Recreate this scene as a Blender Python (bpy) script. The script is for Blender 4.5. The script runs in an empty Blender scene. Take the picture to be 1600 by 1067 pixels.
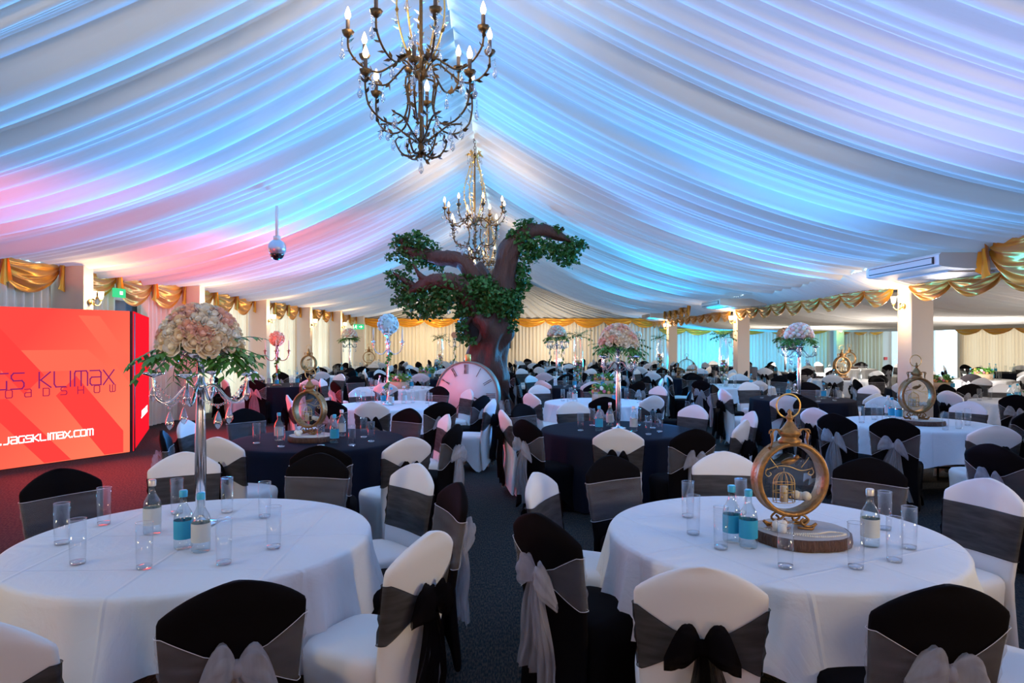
import bpy, math, random
from mathutils import Vector, Matrix
PI = math.pi
random.seed(7)
SC = bpy.context.scene
COL = SC.collection

# ------------------------------------------------------------------ camera, world, lights, exposure
CAM_H = 1.72
cam = bpy.data.objects.new('camera', bpy.data.cameras.new('camera'))
COL.objects.link(cam)
cam.location = (0, 0, CAM_H)
cam.rotation_euler = (PI/2, 0, math.radians(0.32))
cam.data.lens = 24.0
cam.data.sensor_width = 36.0
cam.data.clip_end = 200
SC.camera = cam
SC.view_settings.view_transform = 'Standard'
SC.view_settings.look = 'None'
SC.view_settings.gamma = 1
SC.view_settings.use_curve_mapping = False
SC.view_settings.exposure = 0.22
SC.cycles.use_denoising = True
SC.cycles.max_bounces = 7
SC.cycles.diffuse_bounces = 3
SC.cycles.glossy_bounces = 3
SC.cycles.transmission_bounces = 5
SC.cycles.transparent_max_bounces = 32
SC.cycles.sample_clamp_indirect = 3.0
SC.cycles.caustics_reflective = False
SC.cycles.caustics_refractive = False

world = bpy.data.worlds.new('world')
SC.world = world
world.use_nodes = True
world.node_tree.nodes['Background'].inputs[0].default_value = (0.46, 0.74, 1.0, 1)
world.node_tree.nodes['Background'].inputs[1].default_value = 4.4

def light(name, kind, loc, power, color, size=0.3, target=None, angle=60, blend=0.6, size_y=None):
    l = bpy.data.lights.new(name, kind)
    l.energy = power; l.color = color
    if kind == 'AREA':
        l.size = size
        if size_y: l.shape = 'RECTANGLE'; l.size_y = size_y
    else: l.shadow_soft_size = size
    if kind == 'SPOT': l.spot_size = math.radians(angle); l.spot_blend = blend
    o = bpy.data.objects.new(name, l); COL.objects.link(o); o.location = loc
    if target is not None:
        o.rotation_euler = (Vector(target)-Vector(loc)).to_track_quat('-Z', 'Y').to_euler()
    return o

CYAN = (0.0, 0.42, 1.0); BLUE = (0.05, 0.32, 1.0); VIO = (0.36, 0.40, 1.0); WARM = (1.0, 0.62, 0.30); AMB = (1.0, .74, .34); RED = (1.0, 0.07, 0.05)
# coloured uplighters standing among the tables and along the two sides
light('uplight_cyan', 'SPOT', (3.0, 16.4, .95), 959, CYAN, .15, (3.0, 12.6, 3.6), 88)
light('uplight_cyan', 'SPOT', (3.0, 20.2, .95), 959, CYAN, .15, (3.0, 16.4, 3.6), 88)
light('uplight_cyan', 'SPOT', (3.0, 24.0, .95), 640, CYAN, .15, (3.0, 20.2, 3.6), 88)
light('uplight_blue', 'SPOT', (3.0, 12.9, .95), 833, BLUE, .15, (3.2, 8.9, 3.6), 90)
light('uplight_blue', 'SPOT', (3.0, 9.3, .95), 576, (.06, .36, 1), .15, (3.0, 6.0, 3.6), 95)
light('uplight_violet', 'SPOT', (3.1, 5.6, .95), 267, VIO, .15, (3.3, 3.2, 3.7), 120)
light('uplight_blue', 'SPOT', (-3.7, 9.0, .95), 576, BLUE, .15, (-3.6, 5.8, 3.6), 112)
light('uplight_cyan', 'SPOT', (-3.4, 12.4, .95), 833, CYAN, .15, (-2.7, 8.8, 4.0), 105)
light('uplight_violet', 'SPOT', (-4.0, 16.6, .95), 510, VIO, .15, (-4.0, 13.0, 3.5), 112)
light('uplight_cyan', 'SPOT', (-3.8, 20.2, .95), 576, CYAN, .15, (-3.2, 16.4, 3.6), 112)
light('uplight_cyan', 'SPOT', (-6.2, 19.0, 2.0), 2884, CYAN, .2, (1.6, 12.5, 4.6), 40)
light('uplight_blue', 'SPOT', (-6.2, 13.4, 2.0), 2241, BLUE, .2, (1.8, 7.0, 4.6), 48)
light('uplight_blue', 'SPOT', (6.4, 13.2, 2.0), 2241, BLUE, .2, (-3.4, 7.0, 4.0), 58)
light('uplight_cyan', 'SPOT', (6.4, 19.4, 2.0), 2884, CYAN, .2, (-2.8, 11.6, 4.1), 50)
light('uplight_cyan', 'SPOT', (6.4, 28.0, 2.0), 2563, CYAN, .2, (-2.6, 20.0, 4.1), 50)
light('uplight_red', 'SPOT', (-5.4, 5.4, 1.0), 260, RED, .25, (-6.2, 9.0, 3.0), 90)
light('uplight_red', 'SPOT', (-5.0, 10.2, 1.0), 420, RED, .25, (-5.6, 12.8, 3.0), 90)
light('uplight_amber', 'SPOT', (5.2, 0.6, 2.0), 330, AMB, .25, (-3.8, 8.0, 3.9), 75)
light('uplight_amber', 'SPOT', (-5.6, 0.6, 2.0), 260, AMB, .25, (3.4, 8.0, 3.9), 75)
# warm house lights behind the camera, on the entrance wall
light('entrance_wall_light', 'AREA', (-2.5, -3.4, 1.5), 34, (1.0, 0.54, 0.28), .8, (-0.5, 6, 0.6))
light('entrance_wall_light', 'AREA', (3.2, -3.4, 1.5), 34, (1.0, 0.54, 0.28), .8, (1.5, 6, 0.6))
light('rear_drape_fill', 'AREA', (-4.2, 30.2, 1.6), 75, (1, .84, .62), 1.6, (-4.2, 33, 1.6), size_y=.3)  # added fill without a fixture, brightens the rear wall drapes
light('rear_drape_fill', 'AREA', (1.8, 30.6, 1.6), 60, (1, .86, .70), 1.6, (1.8, 33, 1.6), size_y=.3)
# side extension: cyan wash on the rear drapes
light('uplight_cyan', 'AREA', (9.5, 30.6, 0.6), 170, CYAN, 3.0, (9.5, 33.0, 1.9), size_y=.4)
light('uplight_cyan', 'AREA', (13.4, 31.2, 0.6), 40, CYAN, 1.0, (13.4, 33.0, 1.9), size_y=.4)
light('uplight_cyan', 'AREA', (6.9, 29.6, 0.8), 60, CYAN, 1.0, (7.0, 33.0, 1.9), size_y=.4)

# ------------------------------------------------------------------ materials
def newmat(name):
    m = bpy.data.materials.new(name); m.use_nodes = True
    nt = m.node_tree; nt.nodes.clear()
    return m, nt, nt.nodes.new('ShaderNodeOutputMaterial')

def pm(name, color, rough=.6, metal=0.0, bump=0.0, scale=40.0, sheen=0.0, var=0.0, emis=None, estr=0.0, spec=0.5, stretch=None, coat=0.0):
    m, nt, out = newmat(name)
    b = nt.nodes.new('ShaderNodeBsdfPrincipled')
    b.inputs['Base Color'].default_value = (*color, 1); b.inputs['Roughness'].default_value = rough
    b.inputs['Metallic'].default_value = metal; b.inputs['Sheen Weight'].default_value = sheen
    b.inputs['Specular IOR Level'].default_value = spec; b.inputs['Coat Weight'].default_value = coat
    if emis: b.inputs['Emission Color'].default_value = (*emis, 1); b.inputs['Emission Strength'].default_value = estr
    tc = nt.nodes.new('ShaderNodeTexCoord'); n = nt.nodes.new('ShaderNodeTexNoise')
    n.inputs['Scale'].default_value = scale; n.inputs['Detail'].default_value = 3
    mp = nt.nodes.new('ShaderNodeMapping')
    if stretch: mp.inputs['Scale'].default_value = stretch
    nt.links.new(tc.outputs['Object'], mp.inputs[0]); nt.links.new(mp.outputs[0], n.inputs['Vector'])
    if bump:
        bp = nt.nodes.new('ShaderNodeBump'); bp.inputs['Strength'].default_value = bump; bp.inputs['Distance'].default_value = .01
        nt.links.new(n.outputs[0], bp.inputs['Height']); nt.links.new(bp.outputs[0], b.inputs['Normal'])
    if var:
        mx = nt.nodes.new('ShaderNodeMix'); mx.data_type = 'RGBA'
        mx.inputs[6].default_value = (*[c*(1-var) for c in color], 1); mx.inputs[7].default_value = (*[min(1, c*(1+var)) for c in color], 1)
        nt.links.new(n.outputs[0], mx.inputs[0]); nt.links.new(mx.outputs[2], b.inputs['Base Color'])
    nt.links.new(b.outputs[0], out.inputs[0])
    return m

def fabric_trans(name, color, tfac, tcol=None, bump=.3, scale=(2, 60, 60)):
    m, nt, out = newmat(name)
    d = nt.nodes.new('ShaderNodeBsdfDiffuse'); d.inputs[0].default_value = (*color, 1)
    t = nt.nodes.new('ShaderNodeBsdfTranslucent'); t.inputs[0].default_value = (*(tcol or color), 1)
    mx = nt.nodes.new('ShaderNodeMixShader'); mx.inputs[0].default_value = tfac
    tc = nt.nodes.new('ShaderNodeTexCoord'); mp = nt.nodes.new('ShaderNodeMapping'); mp.inputs['Scale'].default_value = scale
    n = nt.nodes.new('ShaderNodeTexNoise'); n.inputs['Scale'].default_value = 1; n.inputs['Detail'].default_value = 4
    bp = nt.nodes.new('ShaderNodeBump'); bp.inputs['Strength'].default_value = bump; bp.inputs['Distance'].default_value = .02
    nt.links.new(tc.outputs['Object'], mp.inputs[0]); nt.links.new(mp.outputs[0], n.inputs['Vector'])
    nt.links.new(n.outputs[0], bp.inputs['Height']); nt.links.new(bp.outputs[0], d.inputs['Normal'])
    nt.links.new(d.outputs[0], mx.inputs[1]); nt.links.new(t.outputs[0], mx.inputs[2]); nt.links.new(mx.outputs[0], out.inputs[0])
    return m

def sheer(name, color, alpha, stretch=(7, 7, 48), var=.10):
    m, nt, out = newmat(name)
    tr = nt.nodes.new('ShaderNodeBsdfTransparent')
    d = nt.nodes.new('ShaderNodeBsdfDiffuse'); d.inputs[0].default_value = (*color, 1)
    t = nt.nodes.new('ShaderNodeBsdfTranslucent'); t.inputs[0].default_value = (*color, 1)
    a = nt.nodes.new('ShaderNodeMixShader'); a.inputs[0].default_value = .35
    nt.links.new(d.outputs[0], a.inputs[1]); nt.links.new(t.outputs[0], a.inputs[2])
    tc = nt.nodes.new('ShaderNodeTexCoord'); n = nt.nodes.new('ShaderNodeTexNoise'); n.inputs['Scale'].default_value = 1; n.inputs['Detail'].default_value = 3
    mp = nt.nodes.new('ShaderNodeMapping'); mp.inputs['Scale'].default_value = stretch
    nt.links.new(tc.outputs['Object'], mp.inputs[0])
    mr = nt.nodes.new('ShaderNodeMapRange'); mr.inputs[1].default_value = .3; mr.inputs[2].default_value = .7
    mr.inputs[3].default_value = alpha-var; mr.inputs[4].default_value = min(1, alpha+var)
    nt.links.new(mp.outputs[0], n.inputs['Vector']); nt.links.new(n.outputs[0], mr.inputs[0])
    b = nt.nodes.new('ShaderNodeMixShader'); nt.links.new(mr.outputs[0], b.inputs[0])
    nt.links.new(tr.outputs[0], b.inputs[1]); nt.links.new(a.outputs[0], b.inputs[2]); nt.links.new(b.outputs[0], out.inputs[0])
    return m

def thin_glass(name, tint=(1, 1, 1), refl=1.0, rough=0.02, base=.06):
    m, nt, out = newmat(name)
    tr = nt.nodes.new('ShaderNodeBsdfTransparent'); tr.inputs[0].default_value = (*tint, 1)
    g = nt.nodes.new('ShaderNodeBsdfGlossy'); g.inputs['Roughness'].default_value = rough
    lw = nt.nodes.new('ShaderNodeLayerWeight'); lw.inputs[0].default_value = .22
    mr = nt.nodes.new('ShaderNodeMapRange'); mr.inputs[3].default_value = base; mr.inputs[4].default_value = .85*refl
    nt.links.new(lw.outputs['Facing'], mr.inputs[0])
    mx = nt.nodes.new('ShaderNodeMixShader'); nt.links.new(mr.outputs[0], mx.inputs[0])
    nt.links.new(tr.outputs[0], mx.inputs[1]); nt.links.new(g.outputs[0], mx.inputs[2]); nt.links.new(mx.outputs[0], out.inputs[0])
    return m

def emit(name, color, strength, sample=False):
    m, nt, out = newmat(name)
    e = nt.nodes.new('ShaderNodeEmission'); e.inputs[0].default_value = (*color, 1); e.inputs[1].default_value = strength
    nt.links.new(e.outputs[0], out.inputs[0])
    if not sample: m.cycles.emission_sampling = 'NONE'
    return m

def linen(name, color):
    """pressed linen with soft waves and ironed fold lines"""
    m, nt, out = newmat(name); N = nt.nodes.new; K = nt.links.new
    b = N('ShaderNodeBsdfPrincipled'); b.inputs['Base Color'].default_value = (*color, 1); b.inputs['Roughness'].default_value = .8; b.inputs['Specular IOR Level'].default_value = .2
    tc = N('ShaderNodeTexCoord'); n = N('ShaderNodeTexNoise'); n.inputs['Scale'].default_value = 3.2; n.inputs['Detail'].default_value = 5; n.inputs['Distortion'].default_value = .8
    K(tc.outputs['Object'], n.inputs['Vector']); sp = N('ShaderNodeSeparateXYZ'); K(tc.outputs['Object'], sp.inputs[0]); last = n.outputs[0]
    for ax in ('X', 'Y'):
        pp = N('ShaderNodeMath'); pp.operation = 'PINGPONG'; pp.inputs[1].default_value = .26; K(sp.outputs[ax], pp.inputs[0])
        mr = N('ShaderNodeMapRange'); mr.inputs[1].default_value = 0; mr.inputs[2].default_value = .012; mr.inputs[3].default_value = .16; mr.inputs[4].default_value = 0; K(pp.outputs[0], mr.inputs[0])
        ad = N('ShaderNodeMath'); ad.operation = 'ADD'; K(last, ad.inputs[0]); K(mr.outputs[0], ad.inputs[1]); last = ad.outputs[0]
    bp = N('ShaderNodeBump'); bp.inputs['Strength'].default_value = .7; bp.inputs['Distance'].default_value = .03
    K(last, bp.inputs['Height']); K(bp.outputs[0], b.inputs['Normal']); K(b.outputs[0], out.inputs[0]); return m

M = {}
M['ceiling'] = fabric_trans('ivory_ceiling_voile', (.78, .75, .69), .054, (.50, .72, 1.0), .35, (.6, 9, 3))
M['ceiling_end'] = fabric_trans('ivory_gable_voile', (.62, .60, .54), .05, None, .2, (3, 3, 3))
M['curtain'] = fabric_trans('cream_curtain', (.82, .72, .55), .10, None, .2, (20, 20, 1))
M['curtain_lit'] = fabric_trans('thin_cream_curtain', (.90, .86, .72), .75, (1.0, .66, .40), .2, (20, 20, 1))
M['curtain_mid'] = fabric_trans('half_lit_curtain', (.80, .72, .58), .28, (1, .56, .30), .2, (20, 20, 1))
M['white'] = pm('white_spandex', (.80, .79, .78), .75, bump=.05, scale=300)
M['black'] = pm('black_spandex', (.006, .005, .006), .8, bump=.05, scale=300, spec=.04)
M['cloth_white'] = linen('white_table_linen', (.80, .80, .82))
M['cloth_black'] = pm('black_table_linen', (.010, .012, .022), .8, bump=.25, scale=7, spec=.08)
M['silver_sash'] = sheer('silver_organza', (.56, .54, .57), .25, (7, 7, 40), .07)
M['silver_bow'] = sheer('silver_organza_bow', (.70, .69, .74), .40, (22, 22, 5), .08)
M['black_sash'] = sheer('black_organza', (.018, .014, .016), .74, (7, 7, 40), .06)
M['black_bow'] = sheer('black_organza_bow', (.010, .009, .012), .88, (60, 60, 9), .08)
M['silver_hem'] = pm('silver_hem', (.70, .68, .70), .5)
M['black_hem'] = pm('black_hem', (.012, .01, .012), .5)
M['gold'] = pm('gold_satin', (.78, .34, .018), .36, .5, bump=.25, scale=9, sheen=.3)
M['cream_paint'] = pm('cream_paint', (.72, .60, .50), .8, bump=.1, scale=90)
M['white_paint'] = pm('white_plastic', (.82, .72, .62), .5)
M['dark'] = pm('dark_metal', (.02, .02, .022), .5)
M['bronze'] = pm('aged_bronze', (.16, .095, .04), .42, .8, bump=.3, scale=60, var=.5)
M['gilt'] = pm('gilt_leaf', (.85, .52, .16), .35, .9, bump=.2, scale=60, var=.3)
M['antique'] = pm('antique_gold', (.34, .18, .065), .45, .75, bump=.5, scale=45, var=.55)
M['crystal'] = thin_glass('cut_crystal', (.97, .98, 1), 1.0, .03, .35)
M['glass'] = thin_glass('clear_glass', (.99, .995, 1), .42, .02, .02)
M['glass_base'] = thin_glass('thick_glass', (.90, .93, .98), 1.0, .05, .35)
M['mirror_glass'] = thin_glass('lantern_glass', (.96, .97, .97), .6, .02, .04)
M['silver'] = pm('polished_silver', (.86, .86, .88), .12, 1.0)
M['red_metal'] = pm('red_bronze_metal', (.45, .17, .13), .35, .7)
M['bulb'] = emit('warm_bulb', (1.0, .70, .30), 9)
M['shade'] = emit('sconce_shade', (1.0, .80, .48), 5)
M['bark'] = pm('sculpted_bark', (.070, .026, .020), .65, bump=1.6, scale=12, var=.55, stretch=(3, 3, .8))
M['hollow_shade'] = pm('dark_hollow_shade', (.02, .01, .01), .9)
M['leaf'] = pm('ivy_leaf', (.030, .13, .022), .5, var=.6, scale=5)
M['leaf2'] = pm('ruscus_leaf', (.08, .26, .03), .45, var=.4, scale=12)
M['stem'] = pm('green_stem', (.06, .12, .03), .6)
M['rose'] = pm('cream_rose', (.96, .80, .58), .7, sheen=.2)
M['rose_pink'] = pm('blush_rose', (.96, .58, .46), .7, sheen=.2)
M['rose_white'] = pm('white_rose', (.96, .90, .76), .7, sheen=.2)
M['hyd_blue'] = pm('pale_hydrangea', (.62, .82, .84), .8, bump=.6, scale=30)
M['hyd_peach'] = pm('peach_hydrangea', (.90, .50, .32), .8, bump=.6, scale=30)
M['hyd_white'] = pm('white_hydrangea', (.76, .86, .76), .8, bump=.6, scale=30)
M['flower_red'] = pm('pink_flower', (.70, .18, .28), .7)
M['flower_orange'] = pm('orange_flower', (.85, .40, .12), .7)
M['wood'] = pm('pale_wood', (.55, .40, .26), .7, bump=.4, scale=20, var=.3, stretch=(1, 1, 8))
M['slice'] = pm('cut_wood', (.50, .44, .40), .7, bump=.2, scale=14, var=.2)
M['slice_bark'] = pm('rough_bark', (.10, .05, .035), .9, bump=1.0, scale=26, var=.6, stretch=(4, 4, .8))
M['pearl'] = pm('pearl', (.85, .80, .68), .25, coat=.5)
M['wax'] = pm('candle_wax', (.85, .74, .56), .5)
M['cap_blue'] = pm('blue_cap', (.03, .42, .66), .4)
M['cap_silver'] = pm('silver_cap', (.6, .58, .58), .35, .5)
M['label_blue'] = pm('blue_label', (.02, .36, .56), .6)
M['label_silver'] = pm('silver_label', (.50, .54, .54), .5)
M['tv'] = pm('black_screen', (.012, .014, .02), .2, spec=.7)
M['green_sign'] = emit('green_exit_sign', (.05, .55, .22), 1.2)
M['sign_white'] = emit('sign_pictogram', (.9, 1, .9), 2.0)
M['clock_face'] = pm('clock_face_white', (.84, .78, .80), .6, var=.04, scale=4)
M['numeral'] = pm('numeral_brown', (.06, .02, .03), .6)
M['candle_tube'] = pm('candle_sleeve', (.13, .10, .09), .6)
M['fire_red'] = pm('red_plastic', (.75, .05, .03), .5)
M['bulb_glow'] = M['bulb']

def carpet():
    m, nt, out = newmat('patterned_carpet')
    b = nt.nodes.new('ShaderNodeBsdfPrincipled'); b.inputs['Roughness'].default_value = .95; b.inputs['Specular IOR Level'].default_value = .15
    tc = nt.nodes.new('ShaderNodeTexCoord'); mp = nt.nodes.new('ShaderNodeMapping'); mp.inputs['Scale'].default_value = (120, 26, 1)
    n = nt.nodes.new('ShaderNodeTexNoise'); n.inputs['Scale'].default_value = 1; n.inputs['Detail'].default_value = 2
    cr = nt.nodes.new('ShaderNodeValToRGB')
    cr.color_ramp.elements[0].position = .40; cr.color_ramp.elements[0].color = (.008, .015, .019, 1)
    cr.color_ramp.elements[1].position = .66; cr.color_ramp.elements[1].color = (.062, .050, .042, 1)
    nt.links.new(tc.outputs['Object'], mp.inputs[0]); nt.links.new(mp.outputs[0], n.inputs['Vector'])
    nt.links.new(n.outputs[0], cr.inputs[0]); nt.links.new(cr.outputs[0], b.inputs['Base Color'])
    bp = nt.nodes.new('ShaderNodeBump'); bp.inputs['Strength'].default_value = .5; bp.inputs['Distance'].default_value = .01
    nt.links.new(n.outputs[0], bp.inputs['Height']); nt.links.new(bp.outputs[0], b.inputs['Normal'])
    nt.links.new(b.outputs[0], out.inputs[0]); return m
M['carpet'] = carpet()

# ------------------------------------------------------------------ mesh helpers
class MB:
    def __init__(s): s.v = []; s.f = []; s.m = []
    def grid(s, nu, nv, fn, cu=False, cv=False, mi=0):
        b = len(s.v)
        for j in range(nv):
            for i in range(nu): s.v.append(tuple(fn(i, j)))
        for j in range(nv if cv else nv-1):
            for i in range(nu if cu else nu-1):
                i2 = (i+1) % nu; j2 = (j+1) % nv
                s.f.append((b+j*nu+i, b+j*nu+i2, b+j2*nu+i2, b+j2*nu+i)); s.m.append(mi)
        return b
    def cap(s, idx, mi=0): s.f.append(tuple(idx)); s.m.append(mi)
    def lathe(s, prof, seg=16, c=(0, 0, 0), mi=0, caps=True, sx=1, sy=1):
        n = len(prof)
        b = s.grid(seg, n, lambda i, j: (c[0]+prof[j][0]*math.cos(2*PI*i/seg)*sx, c[1]+prof[j][0]*math.sin(2*PI*i/seg)*sy, c[2]+prof[j][1]), cu=True, mi=mi)
        if caps:
            if prof[0][0] > 1e-4: s.cap([b+i for i in range(seg)][::-1], mi)
            if prof[-1][0] > 1e-4: s.cap([b+(n-1)*seg+i for i in range(seg)], mi)
    def tube(s, pts, r, seg=8, mi=0, caps=True, closed=False):
        pts = [Vector(p) for p in pts]; n = len(pts)
        rr = r if isinstance(r, (list, tuple)) else [r]*n
        up = None; fr = []
        for k in range(n):
            if closed: t = pts[(k+1) % n]-pts[k-1]
            else: t = pts[min(k+1, n-1)]-pts[max(k-1, 0)]
            if t.length < 1e-9: t = Vector((0, 0, 1))
            t.normalize()
            if up is None: up = Vector((0, 0, 1)) if abs(t.z) < .9 else Vector((1, 0, 0))
            a = up-t*up.dot(t)
            if a.length < 1e-6: a = t.orthogonal()
            a.normalize(); up = a; fr.append((a, t.cross(a)))
        def fn(i, j):
            a, b2 = fr[j]; th = 2*PI*i/seg
            return pts[j]+(a*math.cos(th)+b2*math.sin(th))*rr[j]
        b = s.grid(seg, n, fn, cu=True, cv=closed, mi=mi)
        if caps and not closed:
            s.cap([b+i for i in range(seg)][::-1], mi); s.cap([b+(n-1)*seg+i for i in range(seg)], mi)
    def box(s, x0, x1, y0, y1, z0, z1, mi=0):
        b = len(s.v)
        s.v += [(x, y, z) for z in (z0, z1) for (x, y) in ((x0, y0), (x1, y0), (x1, y1), (x0, y1))]
        for q in ((3, 2, 1, 0), (4, 5, 6, 7), (0, 1, 5, 4), (1, 2, 6, 5), (2, 3, 7, 6), (3, 0, 4, 7)):
            s.f.append(tuple(b+k for k in q)); s.m.append(mi)
    def ball(s, c, r, seg=10, rings=6, mi=0, sz=1.0, sx=1.0, sy=1.0):
        s.lathe([(max(1e-5, r*math.sin(PI*k/rings)), -r*sz*math.cos(PI*k/rings)) for k in range(rings+1)], seg, c, mi, False, sx, sy)
    def add(s, o, mat=None, mi=None):
        b = len(s.v)
        s.v += [tuple(mat @ Vector(p)) for p in o.v] if mat else list(o.v)
        s.f += [tuple(b+k for k in q) for q in o.f]; s.m += [mi]*len(o.f) if mi is not None else list(o.m)
    def xf(s, mat): s.v = [tuple(mat @ Vector(p)) for p in s.v]; return s
    def mesh(s, name, mats, smooth=True):
        me = bpy.data.meshes.new(name); me.from_pydata(s.v, [], s.f); me.validate()
        if len(me.polygons) == len(s.m):
            me.polygons.foreach_set('material_index', s.m)
        me.polygons.foreach_set('use_smooth', [smooth]*len(me.polygons))
        for m in (mats if isinstance(mats, (list, tuple)) else [mats]): me.materials.append(m)
        me.update(); return me
    def build(s, name, mats, parent=None, smooth=True, **kw):
        return ob(name, s.mesh(name, mats, smooth), parent, **kw)

def ob(name, me, parent=None, loc=None, rz=None, label=None, cat=None, group=None, kind=None):
    o = bpy.data.objects.new(name, me); COL.objects.link(o)
    if parent: o.parent = parent
    if loc is not None: o.location = loc
    if rz is not None: o.rotation_euler = (0, 0, rz)
    tag(o, label, cat, group, kind); return o
def tag(o, label=None, cat=None, group=None, kind=None):
    if label: o['label'] = label
    if cat: o['category'] = cat
    if group: o['group'] = group
    if kind: o['kind'] = kind
    return o
def empty(name, loc=(0, 0, 0), rz=0, label=None, cat=None, group=None):
    return ob(name, None, None, loc, rz, label, cat, group)
def struct(name, mb, m, smooth=False): return mb.build(name, m, None, smooth, kind='structure')
def copy_tree(o, parent=None):
    c = o.copy(); COL.objects.link(c)
    if parent: c.parent = parent
    for ch in list(o.children): copy_tree(ch, c)
    return c
def T(x=0, y=0, z=0): return Matrix.Translation((x, y, z))
def Rz(a): return Matrix.Rotation(a, 4, 'Z')
def Rx(a): return Matrix.Rotation(a, 4, 'X')
def Ry(a): return Matrix.Rotation(a, 4, 'Y')
def spline(pts, n):
    P = [Vector(p) for p in pts]; out = []; m = len(P)-1
    for k in range(n+1):
        t = k/n*m; i = min(int(t), m-1); f = t-i
        p0 = P[max(i-1, 0)]; p1 = P[i]; p2 = P[i+1]; p3 = P[min(i+2, m)]
        out.append(.5*((2*p1)+(-p0+p2)*f+(2*p0-5*p1+4*p2-p3)*f*f+(-p0+3*p1-3*p2+p3)*f**3))
    return out
def PX(px, d): return (px-806)*d/1067
def PZ(py, d): return CAM_H-(py-533)*d/1067
def on_table(px, py):
    d = .97*1067/(py-533); return PX(px, d), d

# ------------------------------------------------------------------ the room
XR, ZR = -.75, 5.5          # ridge line
XL, XG, ZE = -7.35, 5.85, 2.93
Y0, Y1 = -4.0, 33.0
def ceil_z(x):
    t = min(1, abs(x-XR)/6.6)
    return ZR-(ZR-ZE)*t-.42*4*t*(1-t)

mb = MB(); mb.box(-8.2, 18.4, Y0-.2, Y1+.4, -.1, 0); struct('floor', mb, M['carpet'])

def pleat_profile(y0, y1, seed, wmin=.05, wmax=.50, amp=.42):
    """irregular overlapping folds: list of (y, displacement)"""
    rnd = random.Random(seed); out = []; y = y0
    while y < y1:
        w = wmin+(wmax-wmin)*rnd.random()**1.8; a = w*amp*rnd.uniform(.6, 1.2); sk = rnd.uniform(.25, .75)
        k = 4 if w < .12 else 6
        for q in range(k):
            u = q/k; s = u/sk*.5 if u < sk else .5+(u-sk)/(1-sk)*.5
            out.append((y+w*u, a*math.sin(PI*s)**1.3))
        y += w
    out.append((y1, 0)); return out
def ceiling_side(name, sgn, seed):
    prof = pleat_profile(Y0, Y1, seed); NT = 26; rnd = random.Random(seed+5)
    ph = [rnd.uniform(0, 6.28) for _ in range(6)]
    mb = MB(); n = len(prof)
    def fn(i, j):
        y, a = prof[i]; t = j/(NT-1); x = XR+sgn*6.6*t
        drift = .16*math.sin(PI*t)*(math.sin(y*1.57+ph[0])+.5*math.sin(y*3.9+ph[1]))
        bay = .05*math.sin(PI*t)*math.sin(y*2*PI/4+ph[2])
        env = .35+.65*math.sin(PI*(t*.9+.05))**.6
        return (x, y+drift*.6, ceil_z(x)-a*env-bay+.03*math.sin(y*1.1+ph[3]))
    mb.grid(n, NT, fn); return struct(name, mb, M['ceiling'], True)
mb = MB(); mb.box(XR-.35, XR+.35, Y0, Y1, 5.56, 5.60); struct('trim_40', mb, M['white_paint'])  # unseen cap added to block light through the slit between ceiling halves
ceiling_side('ceiling', -1, 11); ceiling_side('ceiling_east', 1, 23)

# rear gable: radial pleats fanning from the ridge end
mb = MB(); NF = 190
def fan(i, j):
    u = i/(NF-1); x = XL+(XG+.8-XL)*u; t = j/9
    ax, ay, az = XR, 31.0, 4.9
    zz = ax+(x-ax)*t
    a = .09*t*(math.sin(u*190)+.6*math.sin(u*331+1))
    return (zz, ay+(Y1-.12-ay)*t+a, az+(2.80-az)*t-.25*math.sin(PI*t))
mb.grid(NF, 10, fn=fan); struct('wall_gable', mb, M['ceiling_end'], True)

def wall_box(name, x0, x1, y0, y1, z0, z1, m='cream_paint'):
    mb = MB(); mb.box(x0, x1, y0, y1, z0, z1); return struct(name, mb, M[m])
wall_box('wall_back', -8.0, 18.4, Y1+.02, Y1+.2, 0, 5.6)
wall_box('wall_front', -8.0, 18.4, Y0-.2, Y0, 0, 5.6)
# left wall: piers with window openings between
PIER = [10.86+4*k for k in range(-3, 6)]
mb = MB()
mb.box(-7.75, -7.6, Y0, 14.9, 0, 3.0)
for d in PIER:
    if d > 13: mb.box(-7.75, -7.6, d-.05, d+.75, 0, 3.0)
mb.box(-7.75, -7.6, 14.9, Y1, 2.75, 3.0); mb.box(-7.75, -7.6, 14.9, Y1, 0, .06)
struct('wall_left', mb, M['cream_paint'])
n = 0
for k, d in enumerate(PIER):
    mb = MB(); mb.box(-7.6, -6.9, d, d+.25, 0, 2.93); mb.box(-7.6, -6.88, d-.01, d+.26, 0, .12)
    struct('trim_%d' % (k+1), mb, M['cream_paint'])
# windows behind the lit curtains
for k, d in enumerate([14.86, 18.86, 22.86, 26.86, 30.0]):
    mb = MB(); y1 = d+4 if k < 3 else (30.0 if k == 3 else 33)
    y0 = d+.75 if k < 4 else 31.6
    y1 = {0: 18.8, 1: 22.8, 2: 26.8, 3: 30.8, 4: 32.9}[k]
    for a in (y0, (y0+y1)/2-.03, y1-.06): mb.box(-7.70, -7.64, a, a+.06, .06, 2.75)
    mb.box(-7.70, -7.64, y0, y1, 1.9, 1.96)
    w = struct('window_%d' % (k+1), mb, M['white_paint'])
    g = MB(); g.box(-7.675, -7.665, y0, y1, .06, 2.75); g.build('pane', M['mirror_glass'], w)
# right side: aisle columns carrying the beam
for k, d in enumerate([2.6, 11.42, 20.35, 29.5]):
    if k == 0: continue
    mb = MB(); mb.box(6.6, 6.96, d, d+.42, 0, 2.66); mb.box(6.585, 6.975, d-.015, d+.435, 0, .12)
    struct('trim_%d' % (20+k), mb, M['cream_paint'])
mb = MB(); mb.box(6.62, 6.94, Y0, Y1, 2.66, 2.95); struct('trim_30', mb, M['cream_paint'])
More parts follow.
